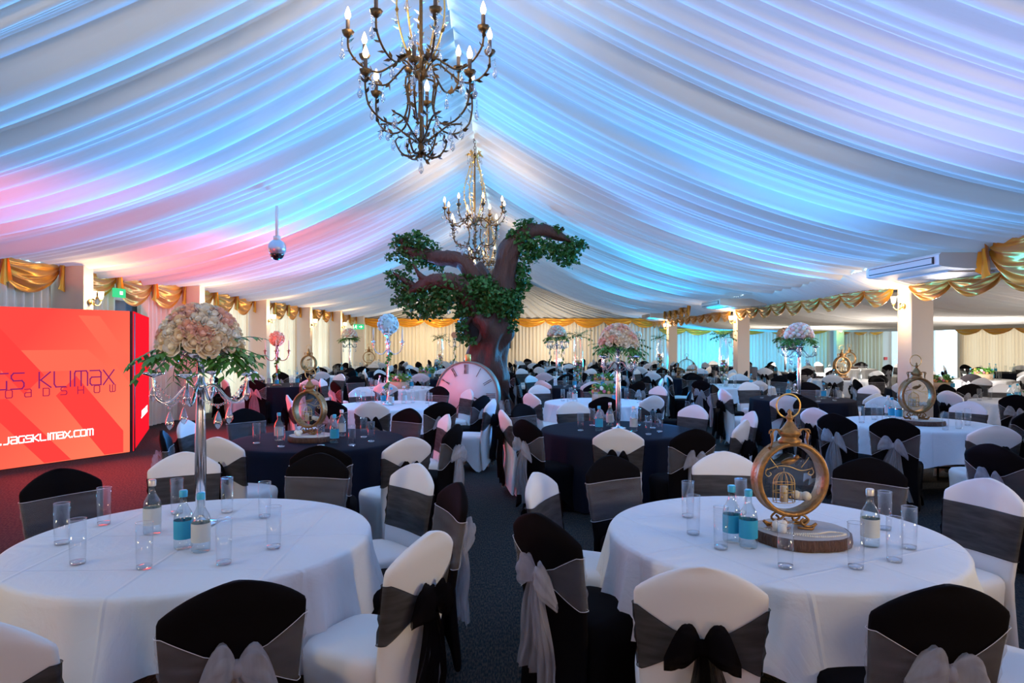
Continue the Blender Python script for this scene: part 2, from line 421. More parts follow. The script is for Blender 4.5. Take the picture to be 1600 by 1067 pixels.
# sloping drape strip between gutter and beam, piped seam
prof = pleat_profile(Y0, Y1, 41, .05, .16, .22)
mb = MB(); mb.grid(len(prof), 6, lambda i, j: (XG-.02+(6.64-XG)*j/5, prof[i][0], 2.93-.20*math.sin(PI*j/10)-.07*j/5-prof[i][1]*.8+.02*math.sin(prof[i][0]*2)))
struct('ceiling_edge', mb, M['ceiling'], True)
# side extension: low draped ceiling, walls
prof = pleat_profile(Y0, Y1, 57, .05, .22, .22)
mb = MB(); mb.grid(len(prof), 22, lambda i, j: (6.9+11.1*j/21, prof[i][0], 2.62-.34*min(1, j/6)**.8-.10*math.sin(PI*j/7)**2-prof[i][1]*.7))
struct('ceiling_extension', mb, M['ceiling'], True)
mb = MB(); mb.box(6.9, 18.4, Y0, Y1+.2, 2.9, 3.0); struct('trim_31', mb, M['white_paint'])
mb = MB(); mb.box(18.0, 18.2, Y0, 8, 0, 2.9); mb.box(18.0, 18.2, 8, Y1, 2.3, 2.9); [mb.box(18.0, 18.2, q, q+.5, 0, 2.3) for q in (11.5, 15.5, 19.5, 23.5, 27.4)]; mb.box(18.0, 18.2, 29.7, 30.0, 0, 2.3); struct('wall_right', mb, M['cream_paint'])
mb = MB()
for a in (27.95, 29.6, 30.0, 32.9): mb.box(18.05, 18.12, a, a+.07, 0, 2.3)
w = struct('window_6', mb, M['white_paint'])
g = MB(); g.box(18.08, 18.09, 28.0, 33.0, 0, 2.3); g.build('pane', M['mirror_glass'], w)
mb = MB(); mb.box(14.95, 15.3, 31.9, 32.2, 0, 2.45); struct('trim_32', mb, M['cream_paint'])
light('extension_fill', 'POINT', (10.5, 25.0, 1.1), 330, (1, .92, .82), .2)  # added fill points standing free in the extension, brighten its draped ceiling
light('extension_fill', 'POINT', (10.2, 16.2, 1.1), 330, (1, .92, .86), .2)
light('extension_fill', 'POINT', (9.5, 9.0, 1.1), 200, (1, .92, .86), .2)

# ------------------------------------------------------------------ curtains and gold valances
def curtain(p0, p1, z0, z1, m, label, seed, group, amp=.05, wl=.17):
    p0 = Vector((*p0, 0)); p1 = Vector((*p1, 0)); L = (p1-p0).length; u = (p1-p0)/L; nrm = Vector((-u.y, u.x, 0))
    rnd = random.Random(seed); N = max(12, int(L/wl*7)); ph = [rnd.uniform(0, 6.3) for _ in range(3)]
    mb = MB()
    def fn(i, j):
        s = L*i/(N-1); z = z0+(z1-z0)*j/8
        a = amp*(math.sin(s/wl*2*PI+ph[0]+.6*math.sin(s*1.7+ph[1]))+.35*math.sin(s/wl*5.1+ph[2]))*(.8+.2*j/8)
        p = p0+u*s+nrm*a; return (p.x, p.y, z)
    mb.grid(N, 9, fn)
    return mb.build('curtain', m, None, True, label=label, cat='curtain', group=group)
def swag_mb(w, drop, seed, tail=.0):
    """one satin swag hanging in the xz plane from (0,0,0) to (w,0,0); -y is the room side"""
    rnd = random.Random(seed); mb = MB(); NU, NV = 24, 34; ph = rnd.uniform(-.3, .3)
    def fn(i, j):
        u = i/(NU-1); v = j/(NV-1)
        c = 4*u*(1-u)
        dep = drop*(.22+.78*c**.75)
        z = -dep*v
        fold = (.026*math.sin(v*6.4*PI+ph+.5*math.sin(u*6))+.009*math.sin(v*15*PI+u*8+ph))*(.35+.65*c)+.02*abs(2*u-1)**3*math.sin(v*9)
        bulge = -.07*math.sin(PI*min(1, v*1.05))*(.5+.5*c)
        return (w*u, bulge-fold, z+.012*math.sin(v*14+u*9))
    mb.grid(NU, NV, fn)
    return mb
def tail_mb(drop):
    mb = MB()
    def fn(i, j):
        u = i/8-.5; v = j/8
        return (u*.16*(.5+v), -.06-.035*math.cos(u*4*PI), -drop*v*(1-.45*abs(u)))
    mb.grid(9, 9, fn); return mb
def valance(p0, p1, z, n, drop, label, seed, group, tails=True):
    """gold satin valance: n swags from p0 to p1 (room side on the left-hand normal's negative)"""
    p0v = Vector((*p0, z)); d = Vector((p1[0]-p0[0], p1[1]-p0[1], 0)); L = d.length; a = math.atan2(d.y, d.x)
    o = empty('valance', p0v, a, label, 'valance', group)
    w = L/n
    for k in range(n):
        s = swag_mb(w*1.06, drop*random.Random(seed+k).uniform(.92, 1.08), seed+k); s.xf(T(k*w-w*.03, -.012*(k % 2), 0)); s.build('swag', M['gold'], o)
    if tails:
        for k in range(n+1):
            t = tail_mb(drop*.85); t.xf(T(k*w, -.03, 0)); t.build('tail', M['gold'], o)
    return o
bays = [('first', 7.1, 10.8), ('second', 11.15, 14.8), ('third', 15.15, 18.8), ('fourth', 19.15, 22.8), ('fifth', 23.15, 26.8), ('sixth', 27.15, 30.8), ('last', 31.15, 32.8)]
for k, (nm, a, b) in enumerate(bays):
    g = 'cream curtains along the window wall'
    if k == 1:
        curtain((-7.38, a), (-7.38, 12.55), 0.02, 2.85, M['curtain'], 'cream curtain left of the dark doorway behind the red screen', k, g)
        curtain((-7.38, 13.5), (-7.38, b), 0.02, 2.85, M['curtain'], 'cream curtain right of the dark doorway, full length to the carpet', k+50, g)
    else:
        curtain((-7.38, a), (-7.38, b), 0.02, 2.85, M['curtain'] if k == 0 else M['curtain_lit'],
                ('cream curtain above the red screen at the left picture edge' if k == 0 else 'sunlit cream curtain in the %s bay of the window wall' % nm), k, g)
    valance((-7.30, a-.02), (-7.30, b+.02), 2.93, 3 if k < 6 else 1, .50, 'gold satin swag valance in the %s bay of the window wall' % nm, 100+k*9, 'gold valances on the window wall')
# back wall
segs = [(-7.3, -4.4), (-4.4, -1.5), (-1.5, 1.4), (1.4, 4.2), (4.2, 6.9)]
nmz = ['far left', 'left', 'middle, behind the tree', 'right', 'far right']
for k, (a, b) in enumerate(segs):
    curtain((a, 32.85), (b, 32.85), .02, 2.82, M['curtain'], 'grey-cream pleated drape on rear wall, %s section' % nmz[k], 200+k, 'pleated rear wall drapes')
    valance((a, 32.72), (b, 32.72), 2.82, 2, .42, 'gold swag valance over rear wall drape, %s section' % nmz[k], 300+k*7, 'gold valances on the rear wall', False)
for k, (a, b, nm) in enumerate([(6.9, 10.6, 'left'), (10.6, 14.9, 'middle'), (15.3, 17.6, 'right')]):
    curtain((a, 32.85), (b, 32.85), .02, 2.32, M['curtain'], 'pleated drape on the side room rear wall, %s section' % nm, 210+k, 'pleated side room drapes')
    valance((a, 32.72), (b, 32.72), 2.34, 3, .30, 'gold scalloped valance on side room rear wall, %s section' % nm, 330+k*7, 'gold valances in the side room', False)
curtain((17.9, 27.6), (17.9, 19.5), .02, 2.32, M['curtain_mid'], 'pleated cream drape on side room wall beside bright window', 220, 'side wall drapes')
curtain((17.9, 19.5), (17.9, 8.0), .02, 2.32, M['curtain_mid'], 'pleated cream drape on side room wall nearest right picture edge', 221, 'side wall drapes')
valance((17.8, 27.8), (17.8, 19.5), 2.34, 5, .34, 'gold scalloped valance beside the bright side room window', 360, 'gold valances in the side room', False)
valance((17.8, 19.5), (17.8, 11.0), 2.34, 5, .34, 'gold scalloped valance on side room wall, nearer stretch', 370, 'gold valances in the side room', False)
# beam valances between the aisle columns (room side is -x)
bm = [(29.4, 20.85, 9, 'between the middle and farthest columns'), (20.3, 11.9, 9, 'between the nearest and middle columns'), (11.35, 5.0, 6, 'from nearest column to right picture edge'), (32.6, 30.0, 3, 'beyond the farthest column')]
for k, (a, b, n, nm) in enumerate(bm):
    valance((6.56, a), (6.56, b), 2.68, n, .33, 'gold scalloped valance on beam ' + nm, 400+k*13, 'gold scalloped valances on the aisle beam', False)
for k, (a, b, n, nm) in enumerate([(8.35, 4.6, 3, 'hanging over the right foreground, by the nearest air conditioner'), (17.3, 13.6, 4, 'in front of the middle air conditioner'), (26.2, 22.6, 4, 'in front of the farthest air conditioner')]):
    if k == 0: valance((5.80, a), (5.80, b), 2.95, n, .56, 'large gold satin swags ' + nm, 500, 'gold swags on the ceiling edge')
    elif k == 2: valance((5.80, a), (5.80, b), 2.93, n, .42, 'small gold satin swags ' + nm, 510+k*8, 'gold swags on the ceiling edge')

# ------------------------------------------------------------------ wall fittings
def sconce(loc, face, label):
    """two arm wall light; face = +1 faces +x, -1 faces -x"""
    o = empty('wall_sconce', loc, 0 if face > 0 else PI, label, 'wall light', 'twin glass wall sconces on the piers and columns')
    mb = MB(); mb.lathe([(.001, 0), (.05, .004), (.04, .02), (.012, .03)], 12); mb.xf(Ry(PI/2)); mb.build('backplate', M['gilt'], o)
    for s in (-1, 1):
        mb = MB(); mb.tube(spline([(.02, 0, 0), (.09, s*.04, -.06), (.12, s*.09, -.02), (.12, s*.10, .03)], 10), .008, 6); mb.lathe([(.008, .02), (.03, .035), (.02, .05)], 10, (.12, s*.10, 0)); a = mb.build('arm', M['gilt'], o)
        mb = MB(); mb.lathe([(.02, .05), (.036, .08), (.04, .13), (.046, .17)], 12, (.12, s*.10, 0), caps=False); mb.build('glass_shade', M['shade'], a)
    light('sconce_light', 'POINT', (loc[0]+face*.22, loc[1], loc[2]+.12), 22, (1, .66, .32), .05)
sconce((-6.88, 10.99, 2.36), 1, 'lit twin wall sconce on pier above the red screen')
for k, nm in enumerate(['pier behind the cream rose bouquet', 'third pier from the left picture edge', 'fourth pier from the left picture edge', 'fifth pier, the one with the green exit sign']):
    sconce((-6.88, 14.99+4*k, 2.30), 1, 'lit twin wall sconce on ' + nm)
for d, nm in ((11.63, 'nearest cream column on the right'), (20.56, 'middle cream column'), (29.7, 'farthest cream column')):
    sconce((6.59, d, 2.32), -1, 'lit twin wall sconce on the ' + nm)
    light('sconce_light', 'POINT', (6.25, d, 2.1), 10, (1, .68, .36), .05)  # extra warm fill beside each column sconce, added to its own lamp

def ac_unit(y, nm):
    o = empty('air_conditioner', (5.22, y, 2.62), 0, 'cream ceiling air conditioner beside the %s column' % nm, 'air conditioner', 'ceiling air conditioners along the right')
    mb = MB()
    prof = [(0, .05), (0, .17), (.03, .20), (1.2, .20), (1.2, .02), (.35, 0), (.04, .03)]
    mb.grid(len(prof), 2, lambda i, j: (prof[i][0], j*1.75, prof[i][1]), cu=True); mb.cap(range(len(prof))); mb.cap([len(prof)+i for i in range(len(prof))][::-1])
    mb.build('casing', M['white_paint'], o, False)
    mb = MB(); mb.box(-.012, .0, .10, 1.65, .065, .155); gr = mb.build('outlet_frame', M['dark'], o, False)
    mb = MB()
    mb.box(-.02, -.012, .12, 1.63, .075, .145); mb.build('flap', M['cream_paint'], gr, False)
    mb = MB()
    mb.box(.3, .9, .3, 1.45, -.012, .003); mb.build('intake_grille', M['white_paint'], o, False)
ac_unit(8.45, 'nearest'); ac_unit(17.5, 'middle'); ac_unit(26.6, 'farthest')

# exit signs, speaker box, screen, call point, camera
def exit_sign(loc, rz, label):
    o = empty('exit_sign', loc, rz, label, 'exit sign')
    mb = MB(); mb.box(-.28, .28, -.02, .02, -.11, .11); mb.build('panel', M['green_sign'], o, False)
    p = MB(); p.ball((-.08, -.022, .06), .02, 8, 6, sy=.2)
    p.tube([(-.08, -.024, .04), (-.10, -.024, -.01), (-.15, -.024, -.06)], .011, 5); p.tube([(-.10, -.024, -.01), (-.06, -.024, -.03), (-.05, -.024, -.08)], .011, 5)
    p.tube([(-.13, -.024, .0), (-.11, -.024, .03), (-.06, -.024, .02), (-.03, -.024, .03)], .008, 5)
    p.box(-.24, -.19, -.026, -.02, -.08, .08); p.box(.06, .20, -.026, -.02, -.012, .012)
    p.tube([(.14, -.024, .05), (.20, -.024, 0), (.14, -.024, -.05)], .011, 5)
    p.build('running_figure', M['sign_white'], o, False)
exit_sign((-7.14, 30.83, PZ(510, 30.8)), .0, 'green running man exit sign left of the rear drapes')
o = empty('exit_sign', (-7.20, 12.35, 2.60), PI/2, 'small glowing green exit lamp above the dark doorway', 'exit sign')
mb = MB(); mb.box(-.16, .16, -.03, .03, -.08, .08); mb.build('panel', M['green_sign'], o, False)
mb = MB(); mb.box(-.03, .05, -.04, -.03, -.03, .03); mb.build('arrow', M['sign_white'], o, False)
mb = MB(); mb.box(-7.58, -7.54, 12.5, 13.55, 0, 2.5); dd = struct('door_1', mb, M['dark'])
g = MB(); g.box(-7.54, -7.53, 12.72, 13.3, 1.35, 2.1); g.build('pane', emit('door_daylight_pane', (.75, .9, 1), 1.2), dd)
# black speaker on rear wall
o = empty('wall_speaker', (PX(791, 32.4), 32.4, PZ(530, 32.4)), 0, 'black box loudspeaker on the rear wall just right of tree trunk', 'speaker')
mb = MB(); mb.box(-.26, .22, -.18, .18, -.42, .42); mb.build('cabinet', M['dark'], o, False)
mb = MB(); mb.lathe([(.16, 0), (.13, .02), (.03, .01)], 16); mb.xf(T(-.02, -.19, -.1) @ Rx(PI/2)); mb.build('woofer', M['tv'], o)
o = empty('television', (PX(1239, 32.3), 32.3, PZ(531, 32.3)), 0, 'black wall mounted television in the side room', 'television')
mb = MB(); mb.box(-.46, .44, -.03, .04, -.48, .46); mb.build('casing', M['dark'], o, False)
mb = MB(); mb.box(-.43, .41, -.036, -.03, -.45, .43); mb.build('screen', M['tv'], o, False)
mb = MB(); mb.box(-.07, .07, -.03, .03, -.07, .07); mb.build('fire_call_point', M['fire_red'], None, False, loc=(17.82, 32.99, .90), label='small red fire call point beside the nearest column', cat='call point')
o = empty('green_wall_lamp', (15.1, 31.88, 2.25), 0, 'bright lamp with green glow on pier beside the television', 'wall light')
mb = MB(); mb.lathe([(.04, 0), (.07, .08), (.05, .2)], 12, (0, -.08, -.1)); mb.build('lamp_shade', M['shade'], o)
mb = MB(); mb.box(-.03, .03, -.06, 0, -.14, -.06); mb.build('bracket', M['gilt'], o, False)
light('pier_lamp_light', 'POINT', (14.8, 31.5, 2.1), 12, (.3, 1, .2), .05)

o = empty('dome_camera', (PX(432, 10.3), 10.3, PZ(389, 10.3)), 0, 'silver dome security camera hanging from the draped ceiling', 'security camera')
mb = MB(); mb.ball((0, 0, .02), .135, 20, 12, sz=1.0); mb.build('housing', pm('silver_housing', (.55, .52, .55), .3, .6), o)
mb = MB(); mb.ball((0, 0, -.06), .105, 18, 10); mb.build('dome', M['tv'], o)
mb = MB(); mb.tube([(0, 0, .12), (0, 0, .66)], .026, 10); mb.tube([(0, 0, .14), (0, 0, .20)], .055, 10); mb.build('drop_pole', M['white_paint'], o)

# ------------------------------------------------------------------ red LED screen with its writing
SA = Vector((PX(200, 10.55), 10.55)); SB = Vector((PX(0, 9.09), 9.09)); SU = (SB-SA).normalized()   # corner, direction to the left
LW = 2.42; SH = 2.19
screen_rz = math.atan2(-SU.y, -SU.x)           # local +x runs from far left end to the corner
S0 = SA+SU*LW                                   # left end
def screen_mat():
    m, nt, out = newmat('led_orange_red')
    e = nt.nodes.new('ShaderNodeEmission'); tc = nt.nodes.new('ShaderNodeTexCoord'); sp = nt.nodes.new('ShaderNodeSeparateXYZ')
    nt.links.new(tc.outputs['Object'], sp.inputs[0])
    a = nt.nodes.new('ShaderNodeMath'); a.operation = 'MULTIPLY_ADD'; a.inputs[1].default_value = .30; a.inputs[2].default_value = .15; nt.links.new(sp.outputs['X'], a.inputs[0])
    b = nt.nodes.new('ShaderNodeMath'); b.operation = 'MULTIPLY_ADD'; b.inputs[1].default_value = -.25; nt.links.new(sp.outputs['Z'], b.inputs[0]); nt.links.new(a.outputs[0], b.inputs[2])
    cr = nt.nodes.new('ShaderNodeValToRGB'); cr.color_ramp.elements[0].position = 0; cr.color_ramp.elements[0].color = (1.0, .060, .050, 1)
    cr.color_ramp.elements[1].position = .7; cr.color_ramp.elements[1].color = (1.0, .17, .09, 1)
    nt.links.new(b.outputs[0], cr.inputs[0]); nt.links.new(cr.outputs[0], e.inputs[0]); e.inputs[1].default_value = 1.05
    nt.links.new(e.outputs[0], out.inputs[0]); return m
o = empty('led_screen', (S0.x, S0.y, 0), screen_rz, 'large orange-red LED wall with purple lettering at left edge', 'screen')
mb = MB(); mb.box(0, LW, .0, .09, 0.0, SH); mb.build('cabinet', M['dark'], o, False)
mb = MB(); mb.box(0, LW, -.012, 0, 0.01, SH); scr = mb.build('display', screen_mat(), o, False)
E2 = emit('led_lighter_band', (1.0, .125, .075), 1.08); E3 = emit('led_darker_band', (1.0, .050, .045), 1.0)
def poly(pts, mat, lift):
    mb = MB(); b = len(mb.v); mb.v += [(x, -.012-lift, z) for x, z in pts]+[(x, -.012, z) for x, z in pts]; n = len(pts)
    mb.cap(range(n)); [mb.cap((i, (i+1) % n, n+(i+1) % n, n+i)) for i in range(n)]
    mb.build('graphic', mat, scr, False)
R_ = LW
poly([(R_-1.72, 1.60), (R_-.62, 1.60), (R_-.30, 1.30), (R_-1.72, 1.30)], E2, .001)
poly([(R_-1.05, .95), (R_-.78, 1.22), (R_-.10, .35), (R_-.10, .02), (R_-.38, .02)], E3, .001)
poly([(R_-2.0, .95), (R_-1.65, .95), (R_-.85, .02), (R_-1.2, .02)], E3, .001)
poly([(R_-.75, 2.1), (R_-.45, 2.1), (R_-.02, 1.5), (R_-.02, 1.1)], E2, .0015)
poly([(R_-2.35, 2.1), (R_-1.9, 2.1), (R_-1.2, 1.25), (R_-1.45, 1.0)], E3, .0015)
# glyphs as strokes on a 0..1 grid (squared techno capitals as on the screen)
GL = {
 'J': ([(.85, 1), (.85, .2), (.65, 0), (.1, 0)],), 'G': ([(1, 1), (.2, 1), (0, .8), (0, .2), (.2, 0), (.9, 0), (.9, .5)],),
 'S': ([(1, 1), (.2, 1), (.03, .85), (.03, .68), (.2, .52), (.85, .52), (1, .36), (1, .16), (.85, 0), (0, 0)],),
 'K': ([(0, 0), (0, 1)], [(.9, 1), (.12, .5), (.95, 0)], [(0, .5), (.14, .5)]), 'L': ([(0, 1), (0, .2), (.15, 0), (.95, 0)],), 'I': ([(.5, 0), (.5, 1)],),
 'm': ([(0, 0), (0, .85), (.08, 1), (.9, 1), (1, .85), (1, 0)], [(.5, 1), (.5, 0)]),
 'a': ([(0, 1), (.85, 1), (1, .85), (1, 0), (.15, 0), (0, .13), (0, .42), (.15, .55), (1, .55)],),
 'X': ([(0, 0), (1, 1)], [(0, 1), (1, 0)]), 'D': ([(.0, 0), (.0, 1), (.85, 1), (1, .85), (1, .15), (.85, 0), (0, 0)],),
 'H': ([(0, 0), (0, 1)], [(1, 0), (1, 1)], [(0, .5), (1, .5)]), 'O': ([(0, .85), (.15, 1), (.85, 1), (1, .85), (1, .15), (.85, 0), (.15, 0), (0, .15), (0, .85)],),
 'W': ([(1, 1), (1, .0), (0, .0), (0, 1)], [(.5, .8), (.5, 0)]), 'w': ([(0, 1), (0, .15), (.15, 0), (.85, 0), (1, .15), (1, 1)], [(.5, 1), (.5, 0)]),
 'E': ([(0, 0), (1, 0), (1, 1), (0, 1)], [(.15, .5), (1, .5)]), 'R': ([(0, 0), (0, 1), (1, 1), (1, .55), (0, .55)], [(.5, .55), (1, 0)]),
 '.': ([(.4, 0), (.4, .1)],), 'c': ([(1, 1), (.15, 1), (0, .85), (0, .15), (.15, 0), (1, 0)],), 'o': ([(0, .85), (.15, 1), (.85, 1), (1, .85), (1, .15), (.85, 0), (.15, 0), (0, .15), (0, .85)],),
}
def stroke(mb, pts, w, y):
    for (x0, z0), (x1, z1) in zip(pts, pts[1:]):
        dx, dz = x1-x0, z1-z0; L = math.hypot(dx, dz) or 1; ex, ez = dx/L*w/2, dz/L*w/2; nx, nz = -dz/L*w/2, dx/L*w/2
        q = [(x0-ex+nx, z0-ez+nz), (x0-ex-nx, z0-ez-nz), (x1+ex-nx, z1+ez-nz), (x1+ex+nx, z1+ez+nz)]
        b = len(mb.v); mb.v += [(a, y, c) for a, c in q]+[(a, y+.004, c) for a, c in q]
        mb.cap((b, b+1, b+2, b+3)); [mb.cap((b+i, b+4+i, b+4+(i+1) % 4, b+(i+1) % 4)) for i in range(4)]
def word(txt, right, z, h, wid, gap, w, mat, name='lettering', par=None, y=-.017):
    mb = MB(); x = right
    for ch in txt[::-1]:
        if ch == ' ': x -= wid*.75+gap; continue
        cw = wid*({'I': .28, '.': .3, 'm': 1.15}.get(ch, 1)); x -= cw
        for st in GL[ch]: stroke(mb, [(x+px*cw, z+pz*h) for px, pz in st], w, y)
        x -= gap
    mb.build(name, mat, par or scr, False)
PURP = emit('led_purple', (.30, .02, .16), .8); PURR = emit('led_wine', (.45, .02, .09), .8); WHT = emit('led_white', (1, .93, .95), 1.6)
def su(px):   # distance along the screen for a horizontal position in the photo
    k = (px-806)/1067; t = (k*SA.y-SA.x)/(SU.x-k*SU.y); return LW-t
word('JaGS KLImaX', su(175), 1.075, .215, .155, .036, .018, PURP)
word('ROaDSHOw', su(177), .960, .105, .080, .148, .012, PURR)
word('www.JaGSKLImaX.com', su(142), .340, .088, .072, .017, .016, WHT)
# return panel of the screen
o2 = empty('led_side_screen', (PX(205.5, 10.62), 10.62, 0), math.atan2(13.35-10.62, PX(230, 13.35)-PX(205.5, 10.62)), 'narrow deep red LED panel turned away, right of the big screen', 'screen')
L2 = math.hypot(13.35-10.62, PX(230, 13.35)-PX(205.5, 10.62))
mb = MB(); mb.box(0, L2, 0, .09, 0, SH); mb.xf(Matrix.Identity(4)); c2 = mb.build('cabinet', M['dark'], o2, False)
mb = MB(); mb.box(0.0, L2, -.012, 0, .01, SH); s2 = mb.build('display', emit('led_deep_red', (1.0, .012, .03), .85), o2, False)
word('JaGSKLImaX', L2-.45, .40, .10, .11, .025, .024, WHT, par=s2)
o3 = empty('screen_stack_frame', (PX(202.6, 10.66), 10.66, 0), 0, 'dark slotted metal edge frame between the two red screens', 'frame')
mb = MB(); mb.box(-.035, .035, 0, .06, 0, SH-.03); mb.build('upright', M['dark'], o3, False)
mb = MB()
for k in range(9): mb.box(-.02, .02, -.012, .0, .12+.24*k, .22+.24*k)
mb.build('latch', pm('aluminium', (.5, .5, .52), .4, .7), o3, False)
g_ = light('led_screen_glow', 'AREA', (-6.05, 9.35, 1.0), 70, (1, .05, .03), 2.2, (-4.2, 8.2, .0), size_y=1.6); g_.data.spread = 1.7
g_ = light('led_side_glow', 'AREA', (-6.3, 12.0, 1.0), 100, (1, .03, .04), 2.2, (-4.0, 12.2, .0), size_y=1.6); g_.data.spread = 1.9

# ------------------------------------------------------------------ sculpted tree with ivy
def noise3(p, s=1.0):
    return math.sin(p.x*3.1*s+1)*math.cos(p.y*2.7*s+2)*.5+math.sin(p.z*4.3*s+p.x*2*s)*.5
def limb(mb, pts, radii, seg=18, n=24, rough=.12):
    rough *= 1.5; n = int(n*1.6); seg = int(seg*1.5)
    P = spline(pts, n); R = [max(.004, v.x) for v in spline([(r, 0, 0) for r in radii], n)]
    b0 = len(mb.v); mb.tube(P, R, seg)
    for k in range(b0, len(mb.v)-0):
        j = (k-b0)//seg
        if j > n: break
        c = P[j]; v = Vector(mb.v[k]); d = v-c; th = math.atan2(d.dot(Vector((0, 1, 0))), d.x)
        f = 1+rough*(noise3(v*1.6)+.5*math.sin(th*5+j*.25)+.35*math.sin(th*9-j*.4))
        mb.v[k] = tuple(c+d*f)
TD = 14.6
def tp(px, py, d=TD, dy=0): return Vector((PX(px, d+dy), d+dy, PZ(py, d+dy)))
tree = empty('ivy_tree', (tp(760, 600).x, TD, 0), 0, 'tall sculpted reddish brown tree with ivy, mid room behind pink clock', 'tree')
TO = Vector(tree.location)
def rel(p): return Vector(p)-TO
mb = MB()
limb(mb, [rel(tp(770, 662)), rel(tp(766, 630)), rel(tp(763, 590)), rel(tp(762, 540)), rel(tp(764, 500)), rel(tp(762, 482))], [.62, .46, .40, .42, .50, .44], 30, 34, .14)
mb.build('trunk', M['bark'], tree)
branches = [
 ([tp(775, 508), tp(783, 470), tp(788, 430), tp(795, 395), tp(815, 368), tp(845, 360), tp(872, 368), tp(895, 378)], [.30, .27, .25, .22, .18, .14, .10, .03]),
 ([tp(846, 366), tp(846, 356), tp(843, 350)], [.08, .05, .02]), ([tp(872, 370), tp(876, 360), tp(880, 354)], [.06, .04, .015]),
 ([tp(752, 500), tp(742, 462, dy=-.2), tp(736, 428, dy=-.3), tp(720, 405, dy=-.3), tp(690, 402, dy=-.2), tp(664, 398), tp(640, 392), tp(626, 372)], [.26, .18, .17, .17, .15, .13, .10, .03]),
 ([tp(750, 500), tp(735, 470, dy=-.4), tp(715, 444, dy=-.6), tp(685, 438, dy=-.7), tp(665, 442, dy=-.6), tp(640, 455, dy=-.5)], [.24, .20, .18, .15, .12, .06]),
 ([tp(668, 440, dy=-.6), tp(655, 428, dy=-.6), tp(645, 412, dy=-.6)], [.09, .05, .015]),
 ([tp(648, 448, dy=-.5), tp(630, 436, dy=-.5), tp(614, 425, dy=-.5)], [.08, .05, .015]),
 ([tp(762, 495), tp(757, 450, dy=.2), tp(752, 425, dy=.3), tp(750, 410, dy=.4)], [.25, .20, .16, .05]),
 ([tp(770, 495), tp(764, 445, dy=.3), tp(760, 420, dy=.5)], [.2, .13, .04]),
]
for P_, R_2 in branches:
    mb = MB(); limb(mb, [rel(p) for p in P_], R_2, 16, 26, .13); mb.build('branch', M['bark'], tree)
mb = MB()
hc = rel(tp(742, 516)); hc.y -= .40
mb.grid(20, 6, lambda i, j: hc+Vector((math.cos(2*PI*i/20)*(.15-.028*j), -.05+.05*j, math.sin(2*PI*i/20)*(.24-.045*j))), cu=True)
mb.tube([hc+Vector((math.cos(a)*.17, -.03, math.sin(a)*.26)) for a in [2*PI*k/20 for k in range(20)]], .05, 8, closed=True)
mb.build('hollow_rim', M['bark'], tree)
mb = MB(); mb.ball(hc+Vector((0, .05, 0)), .15, 14, 10, sz=1.55, sy=.5); mb.build('hollow_shade', M['hollow_shade'], tree)  # dark ball in the rim, the hole's shade put into its colour
def leaf_quad(mb, p, size, rnd, mi=0, droop=.5):
    a = rnd.uniform(0, 2*PI); el = rnd.uniform(-.9, .5)-droop*.3
    d = Vector((math.cos(a)*math.cos(el), math.sin(a)*math.cos(el), math.sin(el)))
    s = d.cross(Vector((rnd.uniform(-1, 1), rnd.uniform(-1, 1), rnd.uniform(-1, 1)))).normalized()*size*.42; nn = d.cross(s).normalized()*size*.12
    b = len(mb.v); mb.v += [tuple(p), tuple(p+d*size*.35+s+nn), tuple(p+d*size), tuple(p+d*size*.35-s+nn), tuple(p+d*size*.45)]
    mb.f += [(b, b+1, b+4), (b+1, b+2, b+4), (b, b+4, b+3), (b+4, b+2, b+3)]; mb.m += [mi]*4
def ivy(clumps, name, seed):
    rnd = random.Random(seed); mb = MB()
    for (px, py, dy, rad, n) in clumps:
        c = rel(tp(px, py, dy=dy))
        for k in range(n):
            r = Vector((rnd.gauss(0, 1), rnd.gauss(0, .8), rnd.gauss(0, 1))); r = r.normalized()*rad*rnd.random()**.45
            leaf_quad(mb, c+r, rnd.uniform(.06, .12), rnd)
    return mb.build(name, M['leaf'], tree, False)
ivy([(625, 380, 0, .22, 200), (650, 378, 0, .28, 280), (670, 392, 0, .28, 300), (685, 410, 0, .2, 120), (632, 398, 0, .2, 120), (660, 405, 0, .22, 120), (610, 400, 0, .12, 40)], 'ivy_foliage', 1)
ivy([(620, 435, -.4, .22, 150), (640, 455, -.4, .32, 350), (650, 475, -.4, .30, 300), (675, 455, -.5, .34, 420), (700, 450, -.6, .34, 420), (690, 475, -.5, .26, 220), (668, 485, -.4, .2, 120), (625, 465, -.4, .2, 90), (640, 415, -.4, .16, 80), (607, 428, -.4, .1, 24)], 'ivy_foliage', 2)
ivy([(730, 450, -.5, .34, 480), (755, 452, -.4, .34, 460), (775, 470, -.4, .34, 460), (735, 480, -.4, .26, 220), (790, 480, -.3, .34, 420), (805, 478, -.2, .22, 160), (800, 465, -.2, .22, 160), (755, 478, -.45, .24, 200)], 'ivy_foliage', 3)
ivy([(720, 490, -.4, .16, 100), (722, 510, -.45, .16, 110), (722, 525, -.45, .12, 80), (735, 532, -.50, .10, 60), (716, 470, -.4, .16, 100), (795, 500, -.25, .18, 120), (798, 515, -.2, .1, 40), (812, 450, 0, .14, 70)], 'ivy_foliage', 4)
ivy([(812, 375, -.1, .22, 180), (826, 395, -.1, .26, 240), (840, 385, -.1, .24, 200), (815, 420, 0, .18, 120), (815, 440, 0, .2, 140), (860, 388, 0, .24, 200), (880, 395, 0, .26, 240), (895, 385, 0, .24, 200), (890, 405, 0, .18, 110), (908, 382, 0, .13, 60)], 'ivy_foliage', 5)
ivy([(815, 350, -.1, .14, 80), (828, 348, 0, .13, 60), (820, 362, -.1, .12, 50), (800, 365, -.1, .13, 60), (850, 355, 0, .12, 50), (870, 358, 0, .12, 50)], 'ivy_foliage', 6)
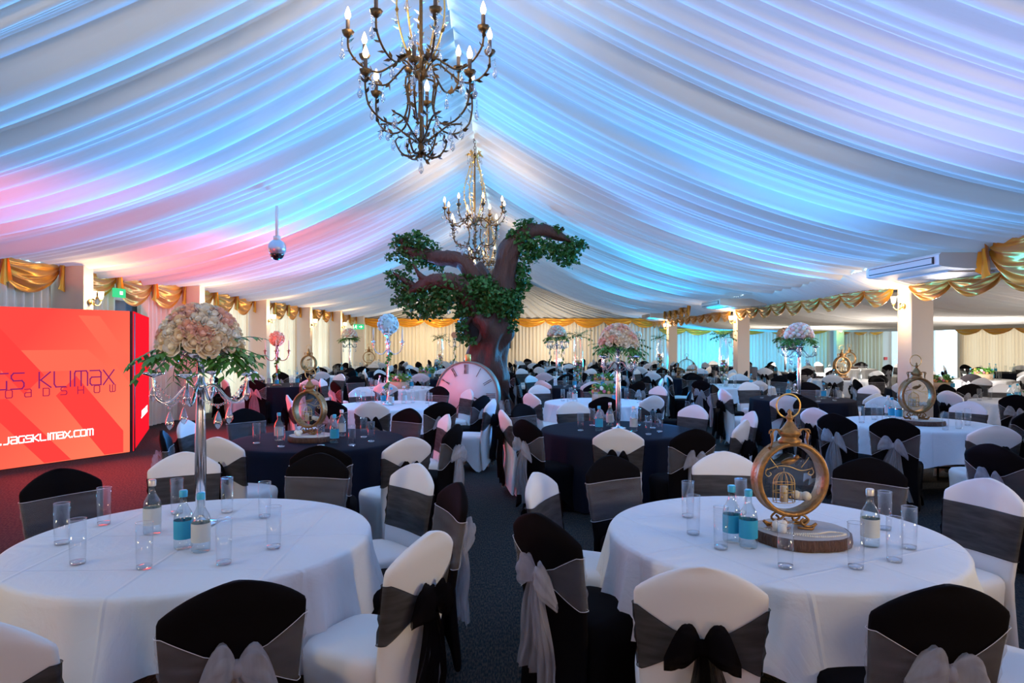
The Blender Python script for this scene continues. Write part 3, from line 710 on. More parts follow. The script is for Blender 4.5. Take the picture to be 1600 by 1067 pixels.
light('tree_red_uplight', 'SPOT', (-3.6, 12.4, .5), 30, (1, .12, .10), .2, (-.9, 14.4, 2.4), 50)

# giant pocket watch leaning at the trunk
CD = 13.6; cr_ = .665
clock = empty('giant_pocket_watch', (PX(731, CD), CD, 0), math.radians(-16), 'giant round pocket watch clock face standing before the tree', 'clock')
mb = MB(); mb.lathe([(.001, -.015), (cr_-.02, -.015), (cr_-.02, 0)], 56); mb.xf(T(0, -.07, cr_) @ Rx(PI/2)); mb.build('dial', M['clock_face'], clock)
mb = MB(); mb.lathe([(cr_-.03, .085), (cr_-.012, .092), (cr_, .08), (cr_, -.08), (cr_-.02, -.085), (.001, -.085)], 56, caps=False); mb.xf(T(0, 0, cr_) @ Rx(PI/2)); mb.build('case', pm('dull_brass_case', (.30, .24, .20), .5, .4), clock)
mb = MB(); mb.lathe([(.05, -.02), (.062, 0), (.062, .12), (.05, .14)], 14, (0, 0, 2*cr_)); mb.build('winding_crown', M['gilt'], clock)
ROM = ['XII', 'I', 'II', 'III', 'IIII', 'V', 'VI', 'VII', 'VIII', 'IX', 'X', 'XI']
for h, r in enumerate(ROM):
    mb = MB(); a = h*PI/6; tot = len(r); stp = .032
    for q, ch in enumerate(r):
        x = (q-(tot-1)/2)*stp
        lines = {'I': [((x, .42), (x, .60))], 'V': [((x-.012, .60), (x, .42)), ((x, .42), (x+.012, .60))], 'X': [((x-.012, .60), (x+.010, .42)), ((x-.012, .42), (x+.010, .60))]}[ch]
        for l in lines: stroke(mb, list(l), .010, -.091)
    mb.xf(T(0, 0, cr_) @ Ry(a)); mb.build('numeral', M['numeral'], clock, False)
for a, L, w in ((1.9, .34, .02), (-2.5, .46, .014)):
    mb = MB(); stroke(mb, [(0, -.06), (0, L)], w, -.096); mb.xf(T(0, 0, cr_) @ Ry(a)); mb.build('hand', M['numeral'], clock, False)

# ------------------------------------------------------------------ chandeliers
def leaflets(mb, P, size, step=2, seed=0):
    rnd = random.Random(seed)
    for k in range(1, len(P)-1, step):
        t = (P[k+1]-P[k-1]).normalized()
        for s in (-1, 1):
            side = t.orthogonal().normalized(); side.rotate(Matrix.Rotation(rnd.uniform(0, 6.28), 3, t))
            d = (t*.8+side*.9).normalized()*size; w = t.cross(side).normalized()*size*.28
            b = len(mb.v); c = P[k]; mb.v += [tuple(c), tuple(c+d*.5+w), tuple(c+d+side*size*.2), tuple(c+d*.5-w)]
            mb.cap((b, b+1, b+2, b+3))
def crystal_mb(p, L=.10, n=3):
    mb = MB(); x, y, z = p
    for k in range(n): mb.ball((x, y, z-.012-k*.018), .008, 6, 4)
    zz = z-.012-n*.018
    mb.lathe([(.001, 0), (.008, -.012), (.020, -.05), (.022, -.065), (.012, -.085), (.001, -.095)], 6, (x, y, zz))
    return mb
def make_chandelier(loc, label, ztop):
    """loc z = bottom finial height"""
    c = empty('chandelier', loc, .2, label, 'chandelier', 'bronze leaf chandeliers on the ridge')
    H = .66   # hub height above bottom
    mb = MB()
    mb.lathe([(.001, 0), (.02, .01), (.012, .05), (.028, .09), (.014, .14), (.012, H-.05), (.05, H-.03), (.055, H+.03), (.03, H+.06), (.014, H+.1), (.012, 1.85), (.03, 1.88), (.02, 1.93), (.006, 1.96)], 10)
    mb.build('stem', M['bronze'], c)
    mb = MB()
    z = 1.96; n = 0
    while loc[2]+z < ztop-.03:
        r = .022; mb.tube([(r*math.cos(a)*(n % 2), r*math.cos(a)*((n+1) % 2), z+.03+.035*math.sin(a)) for a in [2*PI*q/8 for q in range(8)]], .005, 5, closed=True); z += .055; n += 1
    mb.lathe([(.05, ztop-loc[2]-.03), (.03, ztop-loc[2])], 10); mb.build('chain', M['bronze'], c)
    mb = MB()   # leafed bottom scrolls
    for k in range(6):
        a = k*PI/3; P = spline([(0, 0, .06), (.07, 0, .01), (.15, 0, .03), (.20, 0, .12), (.17, 0, .16)], 12); P = [Rz(a) @ p for p in P]
        mb.tube(P, [.012-.0006*q for q in range(13)], 5); leaflets(mb, P, .05, 2, k)
    mb.build('bottom_scroll', M['bronze'], c)
    for k in range(5):      # upright leafy canopy stems
        a = k*2*PI/5+.3; P = spline([(.04, 0, H+.03), (.16, 0, H+.32), (.20, 0, H+.62), (.12, 0, H+.95), (.05, 0, 1.86), (.10, 0, 1.94), (.14, 0, 1.90)], 26); P = [Rz(a) @ p for p in P]
        mb = MB(); mb.tube(P, .008, 5); leaflets(mb, P, .055, 1, 50+k); f = mb.build('canopy_stem', M['gilt'], c)
        for q in (4, 8, 12, 17, 21, 25): crystal_mb(P[q], n=3).build('crystal_drop', M['crystal'], f)
    def arm(a, pts, leafy, seed, lit=True):
        P = [Rz(a) @ p for p in spline(pts, 22)]; mb = MB(); mb.tube(P, .0085, 6); leaflets(mb, P[3:], .058, 2, seed)
        e = P[-1]
        mb.lathe([(.008, -.01), (.035, .012), (.05, .045), (.026, .03), (.012, .02)], 7, e)
        ar = mb.build('arm', M['bronze'], c)
        m2 = MB(); m2.lathe([(.015, .02), (.016, .13), (.012, .135)], 8, e); m2.build('candle_sleeve', M['candle_tube'], ar)
        m2 = MB(); m2.lathe([(.009, .135), (.020, .155), (.023, .175), (.014, .205), (.003, .235)], 8, e); m2.build('bulb', M['bulb'] if lit else M['glass_base'], ar)
        mid = P[12]; crystal_mb(mid, n=2).build('crystal_drop', M['crystal'], ar)
        out = e+(Rz(a) @ Vector((.045, 0, .0))); crystal_mb(out, n=4).build('crystal_drop', M['crystal'], ar)
    for k in range(8):
        arm(k*PI/4+.12, [(.03, 0, H-.0), (.13, 0, H+.10), (.22, 0, H+.05), (.34, 0, H-.02), (.47, 0, H+.02), (.555, 0, H+.12), (.565, 0, H+.22)], 1, k)
    for k in range(6):
        arm(k*PI/3+.35, [(.03, 0, H-.02), (.13, 0, H-.05), (.11, 0, H-.25), (.17, 0, H-.40), (.30, 0, H-.42), (.42, 0, H-.33), (.455, 0, H-.20), (.455, 0, H-.10)], 1, 20+k, k != 4)
    for k in range(6):
        a = k*PI/3+.85; P = [Rz(a) @ p for p in spline([(.015, 0, .12), (.10, 0, .17), (.22, 0, .26), (.32, 0, .27)], 12)]
        mb = MB(); mb.tube(P, .008, 5); leaflets(mb, P, .04, 2, 70+k); s = mb.build('basket_scroll', M['bronze'], c); crystal_mb(P[-1], n=1).build('crystal_drop', M['crystal'], s)
    crystal_mb((0, 0, .0), n=1).build('crystal_drop', M['crystal'], c)
    return c
CH = [(5.4, 3.17, 'large bronze leaf chandelier with crystals, nearest and cut by top edge', 30), (12.5, 3.22, 'second bronze chandelier, glowing gold in front of the tree', 55), (19.0, 3.2, 'third chandelier, partly hidden behind the tree branches', 50)]
for d, zb, lb, pw in CH:
    make_chandelier((XR, d, zb), lb, 5.46)
    for k in range(4):
        a = k*PI/2+.5
        light('chandelier_light', 'POINT', (XR+.50*math.cos(a), d+.50*math.sin(a), zb+1.10), pw/4*.6, (1, .72, .42), .06)

# ------------------------------------------------------------------ chairs
def back_y(z): return -.205-.085*max(0, (z-.44)/.51)**1.1
def half_w(z):
    if z < .845: return .203+.026*min(1, max(0, (z-.40)/.40))**1.2
    t = max(0, (.952-z)/.107); return .229*min(1, t**.60*(1.12-.12*t))
def slab_pt(th, z, w, off=0.0):
    """closed outline around the back rest at height z"""
    c, s = math.cos(th), math.sin(th)
    x = (w+off)*abs(c)**.45*(1 if c >= 0 else -1); y = (.028+off)*abs(s)**.7*(1 if s >= 0 else -1)
    return x, back_y(z)+y-.028*(1-min(1, (x/.222)**2))
def cover_mesh(mat):
    mb = MB(); SEG = 28
    zs = [0, .06, .14, .24, .34, .44, .52, .60, .68, .75, .80, .835, .850, .868, .888, .907, .924, .937, .946, .951]
    def fn(i, j):
        z = zs[j]; w = max(half_w(z), .012); k = 1 if z < .88 else max(.3, (.957-z)/.077)**.6
        x, y = slab_pt(2*PI*i/SEG, z, w)
        yc = back_y(z)-.028*(1-min(1, (x/.222)**2)); y = yc+(y-yc)*k
        if z < .40: z = z+.13*(1-(x/.23)**2)*(1-z/.40); y -= .03*(1-zs[j]/.40); x *= 1+.05*(1-zs[j]/.4)
        return (x, y, z)
    b = mb.grid(SEG, len(zs), fn, cu=True); mb.cap([b+(len(zs)-1)*SEG+i for i in range(SEG)])
    # seat and stretched skirt
    rings = [(0.0005, .482), (.45, .482), (.80, .478), (.93, .468), (.985, .448), (1.0, .42), (.985, .38), (.965, .30), (.955, .22), (.96, .13), (.985, .05), (1.01, 0)]
    S2 = 40
    def fs(i, j):
        r, z = rings[j]; th = 2*PI*i/S2; c, s = math.cos(th), math.sin(th)
        n = 4.5; q = (abs(c)**n+abs(s)**n)**(-1/n); corner = abs(math.sin(2*th))**2
        x, y = c*q*.218*r, s*q*.215*r
        if z < .38:
            f = (1-z/.38); pinch = 1-.10*f*(1-corner)**1.5+.02*f*corner; x *= pinch; y *= pinch
            z = z+.15*(1-corner)*f**1.5
        return (x, y+.01, z)
    mb.grid(S2, len(rings), fs, cu=True)
    return mb.mesh('cover', mat)
def sash_mesh(mat, hem):
    mb = MB(); SEG = 44; NV = 10; z0, z1 = .555, .795
    def pt(th, v, o=0.0):
        x, _ = slab_pt(th, .68, half_w(.68), .010); s = math.sin(th)
        if s < -.05:
            f = max(.16, min(1, (abs(x)-.012)/.20)); z = .672*(1-f)+f*(z0+z1)/2+(v-.5)*(z1-z0)*f
        else: z = z0+(z1-z0)*v
        off = .006+.005*math.sin(v*19+x*7)*math.sin(v*PI)+o
        x, y = slab_pt(th, z, half_w(z), off)
        return (x, y, z)
    mb.grid(SEG, NV, lambda i, j: pt(2*PI*i/SEG, j/(NV-1)), cu=True)
    for v in (0, 1): mb.tube([pt(2*PI*i/SEG, v, .001) for i in range(SEG)], .0013, 4, mi=1, closed=True)
    return mb.mesh('sash', [mat, hem])
def bow_mesh(mat, seed):
    rnd = random.Random(seed); mb = MB(); yb = back_y(.67)-.062
    for s in (-1, 1):
        L = rnd.uniform(.11, .15); up = rnd.uniform(.01, .05); dr = rnd.uniform(.06, .13) if s > 0 else rnd.uniform(.01, .07); p0 = rnd.uniform(0, 6)
        def fn(i, j):
            u = j/11; ph = 2*PI*i/26
            r = math.sin(PI*min(1, u*.93)**.8)*.056+.010; w = 1+.16*math.sin(6*ph+p0+u*3)+.07*math.sin(11*ph+u*9)
            return (s*L*u, yb-.014-.036*math.sin(PI*u)+.036*math.sin(PI*u*.95)*math.cos(ph)*w, .672+up*math.sin(PI*u)-dr*u*u+r*math.sin(ph)*w)
        mb.grid(26, 12, fn, cu=True)
    mb.ball((0, yb-.018, .672), .026, 10, 7, sz=1.15)
    for s, L in ((-1, rnd.uniform(.42, .52)), (1, rnd.uniform(.46, .58))):
        w = rnd.uniform(.035, .055); sp = rnd.uniform(.02, .09); p0 = rnd.uniform(0, 6)
        def fn(i, j):
            v = j/17; u = i/16-.5
            ww = w*(.35+1.5*v**.6); x = s*(.010+sp*v)+u*ww*2+.012*math.sin(v*6+p0)
            return (x, yb-.014-.02*math.sin(PI*min(1, v*1.3))+.017*math.sin(u*17+v*4+p0)*(.35+.65*v)+.012*math.sin(u*31+p0), .665-L*v-.03*abs(u)*v)
        mb.grid(17, 18, fn)
    return mb.mesh('bow', mat)
CW, CK = cover_mesh(M['white']), cover_mesh(M['black'])
SS, SB_ = sash_mesh(M['silver_sash'], M['silver_hem']), sash_mesh(M['black_sash'], M['black_hem'])
BS = [bow_mesh(M['silver_bow'], k) for k in range(3)]; BB = [bow_mesh(M['black_bow'], 10+k) for k in range(3)]
chairs = []   # (x, y)
def chair(x, y, rz, kind, label, rnd):
    """rz: 0 faces +y (seat forward of its back)"""
    c = empty('banquet_chair', (x, y, 0), rz, label, 'chair', 'white chairs with black sashes' if kind == 'W' else 'black chairs with silver sashes')
    ob('stretch_cover', CW if kind == 'W' else CK, c)
    s = ob('sash', SB_ if kind == 'W' else SS, c)
    ob('bow', rnd.choice(BB if kind == 'W' else BS), s)
    chairs.append((x, y)); return c

SECT = ['front', 'front right', 'right front', 'right', 'right rear', 'rear right', 'rear', 'rear left', 'left rear', 'left', 'left front', 'front left']
def sector(dx, dy, used):
    a = math.atan2(dx, -dy) % (2*PI); k = int(round(a/(PI/6))) % 12
    for off in (0, 1, -1, 2, -2, 3, -3, 4, -4, 5, -5, 6):
        q = SECT[(k+off) % 12]
        if q not in used: used.add(q); return q
    return SECT[k]

# ------------------------------------------------------------------ tables and their cloths
def cloth_mesh(col, seed):
    rnd = random.Random(seed); mb = MB(); R = .84; SEG = 160
    short = col == 'white'
    prof = [(0, 0), (.3, 0), (.6, 0), (.85, 0), (.97, 0), (.99, -.004), (1.0, -.016)]
    nfold = 9 if short else 11; ph = [rnd.uniform(0, 6.28) for _ in range(5)]; NS = 14
    rot = rnd.uniform(0, 1.5)
    def fn(i, j):
        th = 2*PI*i/SEG
        if j < len(prof):
            r, z = prof[j]; r = max(r, .0005); wr = .0015*math.sin(r*9+th*3+ph[0])*(r < .96)
            return (r*R*math.cos(th), r*R*math.sin(th), .75+z+wr)
        t = (j-len(prof)+1)/NS
        drop = (.30+.13*abs(math.cos(2*th+rot))**1.5+.025*math.sin(5*th+ph[1])) if short else .735
        g = math.sin(nfold*th+ph[2]+1.1*math.sin(3*th+ph[3])); f = (1-abs(g))**1.4*2.0-.8+.35*math.sin(int(nfold*1.9)*th+ph[4])
        amp = (.062 if short else .045)*t**.8*(.6+.4*math.sin(2*th+ph[0]))
        rr = R*1.002+.05*t**1.2*(1.2 if short else .8)+amp*f
        return (rr*math.cos(th), rr*math.sin(th), .734-(drop-.016)*t)
    mb.grid(SEG, len(prof)+NS, fn, cu=True)
    return mb.mesh('tablecloth', M['cloth_'+col])
CLOTH = {'white': [cloth_mesh('white', k) for k in range(4)], 'black': [cloth_mesh('black', 20+k) for k in range(3)]}
mb = MB(); mb.lathe([(.001, .715), (.82, .715), (.83, .73), (.82, .742), (.001, .742)], 48); TOPM = mb.mesh('tabletop', M['wood'])
LEGM = []
for sx in (-1, 1):
    for sy in (-1, 1):
        mb = MB(); mb.tube([(sx*.42, sy*.42, 0), (sx*.42, sy*.42, .60), (sx*.36, sy*.42, .714)], .014, 8); LEGM.append(mb.mesh('leg', M['dark']))
mb = MB(); mb.tube([(-.42, -.42, .30), (-.42, .42, .30)], .010, 6); mb.tube([(.42, -.42, .30), (.42, .42, .30)], .010, 6); mb.tube([(-.42, 0, .30), (.42, 0, .30)], .008, 6); BRM = mb.mesh('brace', M['dark'])

# --- table name, x, y, colour, centrepiece, number of generated chairs
TABLES = [
 ('left foreground table', -1.58, 3.4, 'white', 'roses', 0),
 ('right foreground table', 1.32, 3.48, 'white', 'watch', 0),
 ('second left aisle table', -1.96, 6.78, 'black', 'watch', 0),
 ('second right aisle table', 1.12, 7.55, 'black', 'roses', 7),
 ('white table before nearest column', 4.75, 8.15, 'white', 'watch', 8),
 ('third left aisle table', -1.9, 10.4, 'white', 'hydrangea', 8),
 ('third right aisle table', 1.3, 10.95, 'white', 'box', 8),
 ('table under red candelabra', -5.25, 15.2, 'black', 'redcandle', 8),
 ('table left of giant watch', -2.5, 14.2, 'white', 'box', 8),
 ('black table under tall rose stand', 4.85, 11.6, 'black', 'roses', 8),
 ('table with tallest glass vase', 4.75, 14.9, 'white', 'vase', 8),
 ('fourth right aisle table', 1.55, 14.6, 'black', 'vasebox', 8),
 ('white table at right edge', 8.25, 11.0, 'white', 'box', 8),
 ('black table beyond right edge column', 8.5, 14.0, 'black', 'box', 8),
 ('lantern table left of nearest column', 8.3, 17.3, 'white', 'watch', 8),
 ('fifth left aisle table', -2.45, 18.0, 'black', 'box', 8),
 ('fifth right aisle table', 1.15, 18.3, 'white', 'roses2', 8),
 ('table with wire birdcage', 4.6, 18.4, 'black', 'birdcage', 8),
 ('lantern table beside window piers', -5.7, 18.9, 'white', 'watch', 8),
 ('sixth left aisle table', -2.2, 21.8, 'white', 'vase', 7),
 ('sixth right aisle table', 1.5, 22.0, 'black', 'hydrangea', 8),
 ('vase table left of middle column', 4.85, 22.0, 'white', 'vase', 7),
 ('rose stand table beyond middle column', 8.4, 21.2, 'black', 'roses', 7),
 ('rose stand table beside window piers', -5.44, 22.5, 'black', 'roses', 7),
 ('side room table by window', 11.8, 17.6, 'white', 'box', 7),
 ('side room table below television', 12.0, 24.5, 'white', 'watch', 5),
 ('seventh right aisle table', 1.3, 25.8, 'white', 'hydrangea', 6),
 ('hydrangea table near farthest column', 4.6, 25.8, 'black', 'hydrangea', 6),
 ('seventh left aisle table', -2.3, 25.6, 'black', 'hydrangea', 6),
 ('farthest lantern table beside piers', -5.6, 26.2, 'white', 'watch', 6),
 ('table before the cyan drapes', 8.3, 26.0, 'black', 'hydrangea', 6),
 ('farthest right aisle table', 1.5, 29.6, 'black', 'none', 5),
 ('farthest left aisle table', -2.3, 29.4, 'white', 'none', 5),
 ('farthest table by farthest column', 4.8, 29.5, 'white', 'none', 5),
 ('far right side room table', 15.2, 21.5, 'black', 'none', 5),
]
# --- chairs read from the photo: table index, (x of chair top, y of chair top, cover, optional facing)
NEAR = {
 0: [(92, 733, 'K'), (287, 707, 'W'), (492, 711, 'K'), (632, 727, 'W'), (652, 757, 'K', PI/2+.4), (664, 830, 'W', 1.1), (367, 905, 'K'), (-50, 960, 'W')],
 1: [(1133, 706, 'W'), (1358, 715, 'K'), (1538, 747, 'W', PI/2+.35), (1448, 895, 'K'), (1095, 880, 'W', -.15), (905, 797, 'K', -.9), (884, 742, 'W'), (955, 712, 'K'), (1760, 880, 'W')],
 2: [(638, 682, 'W'), (500, 695, 'K', 0.1), (382, 638, 'K'), (342, 682, 'W'), (290, 655, 'W'), (256, 672, 'K', -1.2), (635, 638, 'K'), (696, 647, 'W'), (710, 662, 'K')],
 3: [(966, 668, 'W'), (837, 653, 'K'), (794, 640, 'W', -1.3), (1084, 669, 'K'), (1160, 655, 'W'), (1071, 633, 'W'), (906, 629, 'W'), (816, 630, 'K')],
 4: [(1395, 652, 'K'), (1280, 636, 'W', -1.1), (1552, 663, 'W'), (1490, 628, 'W')],
 5: [(581, 627, 'W'), (689, 627, 'K'), (567, 605, 'W'), (719, 608, 'W'), (768, 623, 'W', 1.3)],
 6: [(854, 612, 'W'), (945, 619, 'K'), (1020, 617, 'W')],
 7: [(435, 587, 'K'), (366, 590, 'W', -.9)],
 9: [(1228, 617, 'W')],
}
EXTRA = [(1549, 692, 'K', -PI/2+.4, 'black chair with silver bow, pulled back behind the right foreground table'),
         (1730, 700, 'K', -.2, 'black chair at right picture edge behind the white chair'),
         (1605, 640, 'K', .3, 'black chair at right picture edge, farther back')]
KEEP = [(-.7, 14.7, .95), (-.75, 13.6, .95), (6.78, 11.6, .55), (6.78, 20.6, .55), (6.78, 29.7, .55)]
rc = random.Random(3)
def clear(x, y, r=.47):
    return all(math.hypot(x-a, y-b) > r for a, b in chairs) and all(math.hypot(x-a, y-b) > k for a, b, k in KEEP) \
        and all(math.hypot(x-t[1], y-t[2]) > 1.04 for t in TABLES)
def cphrase(kind, rnd=None): return 'white chair with black sash' if kind == 'W' else 'black chair with silver sash'
USED = [set() for _ in TABLES]
for ti, lst in NEAR.items():
    nm, tx, ty = TABLES[ti][:3]
    for q in lst:
        d = .77*1067/(q[1]-533); bx, by = PX(q[0], d), d
        rz = q[3] if len(q) > 3 else math.atan2(-(tx-bx), ty-by)
        fx, fy = -math.sin(rz), math.cos(rz); x, y = bx+fx*.29, by+fy*.29
        dd = math.hypot(x-tx, y-ty)
        if dd < 1.0:      # the seat front stays just under the hem
            x = tx+(x-tx)/dd*1.0; y = ty+(y-ty)/dd*1.0
        chair(x, y, rz, q[2], '%s, %s seat at the %s' % (cphrase(q[2]), sector(x-tx, y-ty, USED[ti]), nm), rc)
for px, py, kd, rz, lb in EXTRA:
    d = .77*1067/(py-533); chair(PX(px, d)-math.sin(rz)*.29, d+math.cos(rz)*.29, rz, kd, lb, rc)
for ti, (nm, tx, ty, col, cp, n) in enumerate(TABLES):
    a0 = rc.uniform(0, 6.28); n += 1 if ti >= 10 else 0
    for k in range(n):
        a = a0+k*2*PI/n; r = rc.uniform(1.15, 1.27); x, y = tx+r*math.sin(a), ty-r*math.cos(a)
        kind = 'W' if (k+ti) % 2 else 'K'
        if x < -6.55 or not clear(x, y): continue
        rz = math.atan2(-(tx-x), ty-y)+rc.uniform(-.18, .18)
        chair(x, y, rz, kind, '%s, %s seat at the %s' % (cphrase(kind), sector(x-tx, y-ty, USED[ti]), nm), rc)
print('CHAIRS', len(chairs))
for i_ in range(len(chairs)):
    for j_ in range(i_):
        if math.hypot(chairs[i_][0]-chairs[j_][0], chairs[i_][1]-chairs[j_][1]) < .44: print('CLOSE', j_, i_, chairs[j_], chairs[i_])

# ------------------------------------------------------------------ table top things
def glass_proto():
    mb = MB(); mb.lathe([(.031, .014), (.033, .05), (.0345, .195), (.033, .195), (.0315, .05), (.029, .018)], 24, caps=False)
    a = mb.mesh('tumbler', M['glass'])
    mb = MB(); mb.lathe([(.001, 0), (.029, 0), (.031, .004), (.031, .014), (.001, .018)], 24); b = mb.mesh('glass_foot', M['glass_base'])
    mb = MB(); mb.tube([(.0338*math.cos(2*PI*k/24), .0338*math.sin(2*PI*k/24), .195) for k in range(24)], .0011, 5, closed=True); c = mb.mesh('rim', M['glass_base'])
    return a, b, c
GM = glass_proto()
def bottle_proto(blue_label, blue_cap):
    mb = MB(); mb.lathe([(.001, .002), (.033, .0), (.0365, .006), (.037, .03), (.037, .128), (.033, .148), (.022, .168), (.0145, .185), (.013, .215), (.0145, .222)], 22)
    a = mb.mesh('water_bottle', M['bottle_glass'])
    mb = MB(); mb.lathe([(.0376, .042), (.0378, .118)], 22, caps=False); b = mb.mesh('label', M['label_blue' if blue_label else 'label_silver'])
    mb = MB(); mb.lathe([(.016, .214), (.0165, .238), (.014, .242), (.001, .242)], 16, caps=False); c = mb.mesh('cap', M['cap_blue' if blue_cap else 'cap_silver'])
    return a, b, c
M['bottle_glass'] = thin_glass('bottle_glass', (.90, .96, .97), .9, .03, .10)
BOT = {'blue': bottle_proto(True, True), 'silver': bottle_proto(False, False), 'mixed': bottle_proto(False, True)}
NG = [0]
def put_glass(x, y, label, near):
    NG[0] += 1
    o = ob('highball_glass', GM[0], None, (x, y, .7515), 0, label, 'glass', 'empty highball glasses on the tables')
    ob('foot', GM[1], o)
    if near: ob('rim', GM[2], o)
def put_bottle(x, y, kind, label):
    p = BOT[kind]; o = ob('water_bottle', p[0], None, (x, y, .7515), 0, label, 'bottle', 'glass water bottles on the tables'); o.scale = (1.13, 1.13, 1.12)
    b = ob('label', p[1], o); c = ob('cap', p[2], o)
TOPS = {
 0: ([(93.6, 851), (118.7, 882), (160, 820), (223.6, 889), (348.5, 881.6), (275, 803), (353.6, 800.5), (412.6, 808.7), (427, 856.6)], [(236, 834, 'silver'), (285, 856.5, 'blue'), (312.5, 861.7, 'mixed')]),
 1: ([(1074.5, 807), (1082.9, 834), (1126, 856.6), (1157, 802), (1226.5, 886), (1336, 887), (1396, 876), (1419, 855.7), (1381, 826)], [(1142.7, 845, 'blue'), (1168.8, 854, 'blue'), (1358, 852, 'silver')]),
 2: ([(400, 693.5), (438.6, 699), (549.6, 696.5), (579.6, 690.5), (568, 683.6), (501, 697)], [(435, 688, 'mixed'), (522, 692, 'blue'), (533.4, 681.5, 'silver')]),
 3: ([(907, 673), (1013, 679), (1030.6, 674.6), (1020, 669), (925, 665), (997, 664)], [(936, 673, 'blue'), (953, 665.6, 'silver'), (990, 673, 'silver')]),
 4: ([(1345, 660), (1364, 655), (1373.5, 660), (1475, 671), (1496, 669), (1509.6, 664)], [(1392, 654, 'blue'), (1403, 656, 'blue'), (1386, 650, 'silver')]),
 5: ([(559, 629), (567.5, 632), (583, 628), (592, 634), (645, 629), (667.5, 630), (672, 634)], [(599, 631, 'blue'), (611, 633, 'mixed'), (631, 630, 'silver')]),
}
BN = {'blue': 'blue labelled blue capped water bottle', 'silver': 'grey labelled silver capped water bottle', 'mixed': 'grey labelled blue capped water bottle'}
rg = random.Random(9)
for ti, (nm, tx, ty, col, cp, n) in enumerate(TABLES):
    if col == 'white':
        t = empty('round_table', (tx, ty, 0), rg.uniform(0, 1.5), 'round folding table hidden under the white cloth, %s' % nm, 'table', 'round banquet tables')
        ob('tabletop', TOPM, t)
        for l in LEGM: ob('leg', l, t)
        ob('brace', BRM, t)
    ob('tablecloth', rg.choice(CLOTH[col]), None, (tx, ty, 0), rg.uniform(0, 6), '%s round tablecloth on the %s' % (col, nm) if col not in nm else 'tablecloth covering the %s' % nm, 'tablecloth', '%s round tablecloths' % col)
    u1, u2 = set(), set()
    if ti in TOPS:
        for px, py in TOPS[ti][0]:
            x, y = on_table(px, py); r = math.hypot(x-tx, y-ty)
            if r > .77: x, y = tx+(x-tx)*.77/r, ty+(y-ty)*.77/r
            put_glass(x, y, 'empty highball glass, %s of the %s' % (sector(x-tx, y-ty, u1), nm), True)
        for px, py, k in TOPS[ti][1]:
            x, y = on_table(px, py); put_bottle(x, y, k, '%s, %s on the %s' % (BN[k], sector(x-tx, y-ty, u2), nm))
    elif ty < 27:
        ng = 8 if ty < 20 else 5; a0 = rg.uniform(0, 6)
        for k in range(ng):
            a = a0+k*2*PI/ng+rg.uniform(-.2, .2); r = rg.uniform(.50, .70); x, y = tx+r*math.cos(a), ty+r*math.sin(a)
            put_glass(x, y, 'empty highball glass, %s of the %s' % (sector(x-tx, y-ty, u1), nm), False)
        for k, kd in enumerate(['blue', 'silver', 'blue'][:3 if ty < 23 else 2]):
            a = a0+.4+k*2.2; x, y = tx+.36*math.cos(a), ty+.36*math.sin(a); put_bottle(x, y, kd, '%s, %s on the %s' % (BN[kd], sector(x-tx, y-ty, u2), nm))

# ------------------------------------------------------------------ centrepieces
def rose_mesh(mat, seed):
    rnd = random.Random(seed); mb = MB()
    mb.ball((0, 0, .004), .017, 8, 6, sz=1.0)
    for ring, (n, r, h, tilt) in enumerate([(3, .012, .026, .05), (4, .020, .026, .25), (5, .028, .022, .5), (6, .036, .014, .85)]):
        for k in range(n):
            a = 2*PI*(k+.5*ring)/n+rnd.uniform(-.2, .2); wd = 2*PI/n*.75
            def fn(i, j):
                u = (i/4-.5)*2; v = j/4; aa = a+u*wd*.62
                rr = r*(.45+.55*math.sin(v*PI/2))+tilt*.016*v*v; z = -.02+(h+.022)*v*(1-.22*u*u)-tilt*.010*v**3
                return (rr*math.cos(aa), rr*math.sin(aa), z)
            mb.grid(5, 5, fn)
    return mb.mesh('rose', mat)
ROSES = [rose_mesh(M['rose'], 1), rose_mesh(M['rose_white'], 2), rose_mesh(M['rose_pink'], 3), rose_mesh(M['rose'], 4)]
def sprig(mb, p, d, n, L, rnd):
    P = []; q = Vector(p); d = Vector(d).normalized()
    for k in range(n+1):
        P.append(q.copy()); q = q+d*L/n; d = (d+Vector((rnd.uniform(-.15, .15), rnd.uniform(-.15, .15), -.13))).normalized()
    mb.tube(P, .0018, 4, mi=1)
    for k in range(1, n+1):
        for s in (-1, 1):
            t = (P[k]-P[k-1]).normalized(); side = t.cross(Vector((0, 0, 1))).normalized()*s
            dd = (t*.6+side*.8+Vector((0, 0, rnd.uniform(-.4, .1)))).normalized(); l = rnd.uniform(.045, .072); w = dd.cross(Vector((0, 0, 1))).normalized()*l*.22
            c = P[k]; b = len(mb.v)
            mb.v += [tuple(c), tuple(c+dd*l*.4+w), tuple(c+dd*l*.4-w), tuple(c+dd*l+Vector((0, 0, -.01)))]
            mb.f += [(b, b+1, b+2), (b+1, b+3, b+2)]; mb.m += [0, 0]
def foliage(n, R, L, z, seed, down=.3):
    rnd = random.Random(seed); mb = MB()
    for k in range(n):
        a = rnd.uniform(0, 2*PI); sprig(mb, (R*math.cos(a)*.6, R*math.sin(a)*.6, z+rnd.uniform(-.02, .02)), (math.cos(a), math.sin(a), rnd.uniform(-down-.5, .15)), rnd.randint(3, 5), rnd.uniform(.5, 1)*L, rnd)
    return mb.mesh('foliage', [M['leaf2'], M['stem']])
FOL = foliage(46, .22, .20, .915, 4)
_r = random.Random(8); SPRL = []
def _sp(*a):
    m_ = MB(); sprig(m_, *a); SPRL.append(m_.mesh('long_sprig', [M['leaf2'], M['stem']]))
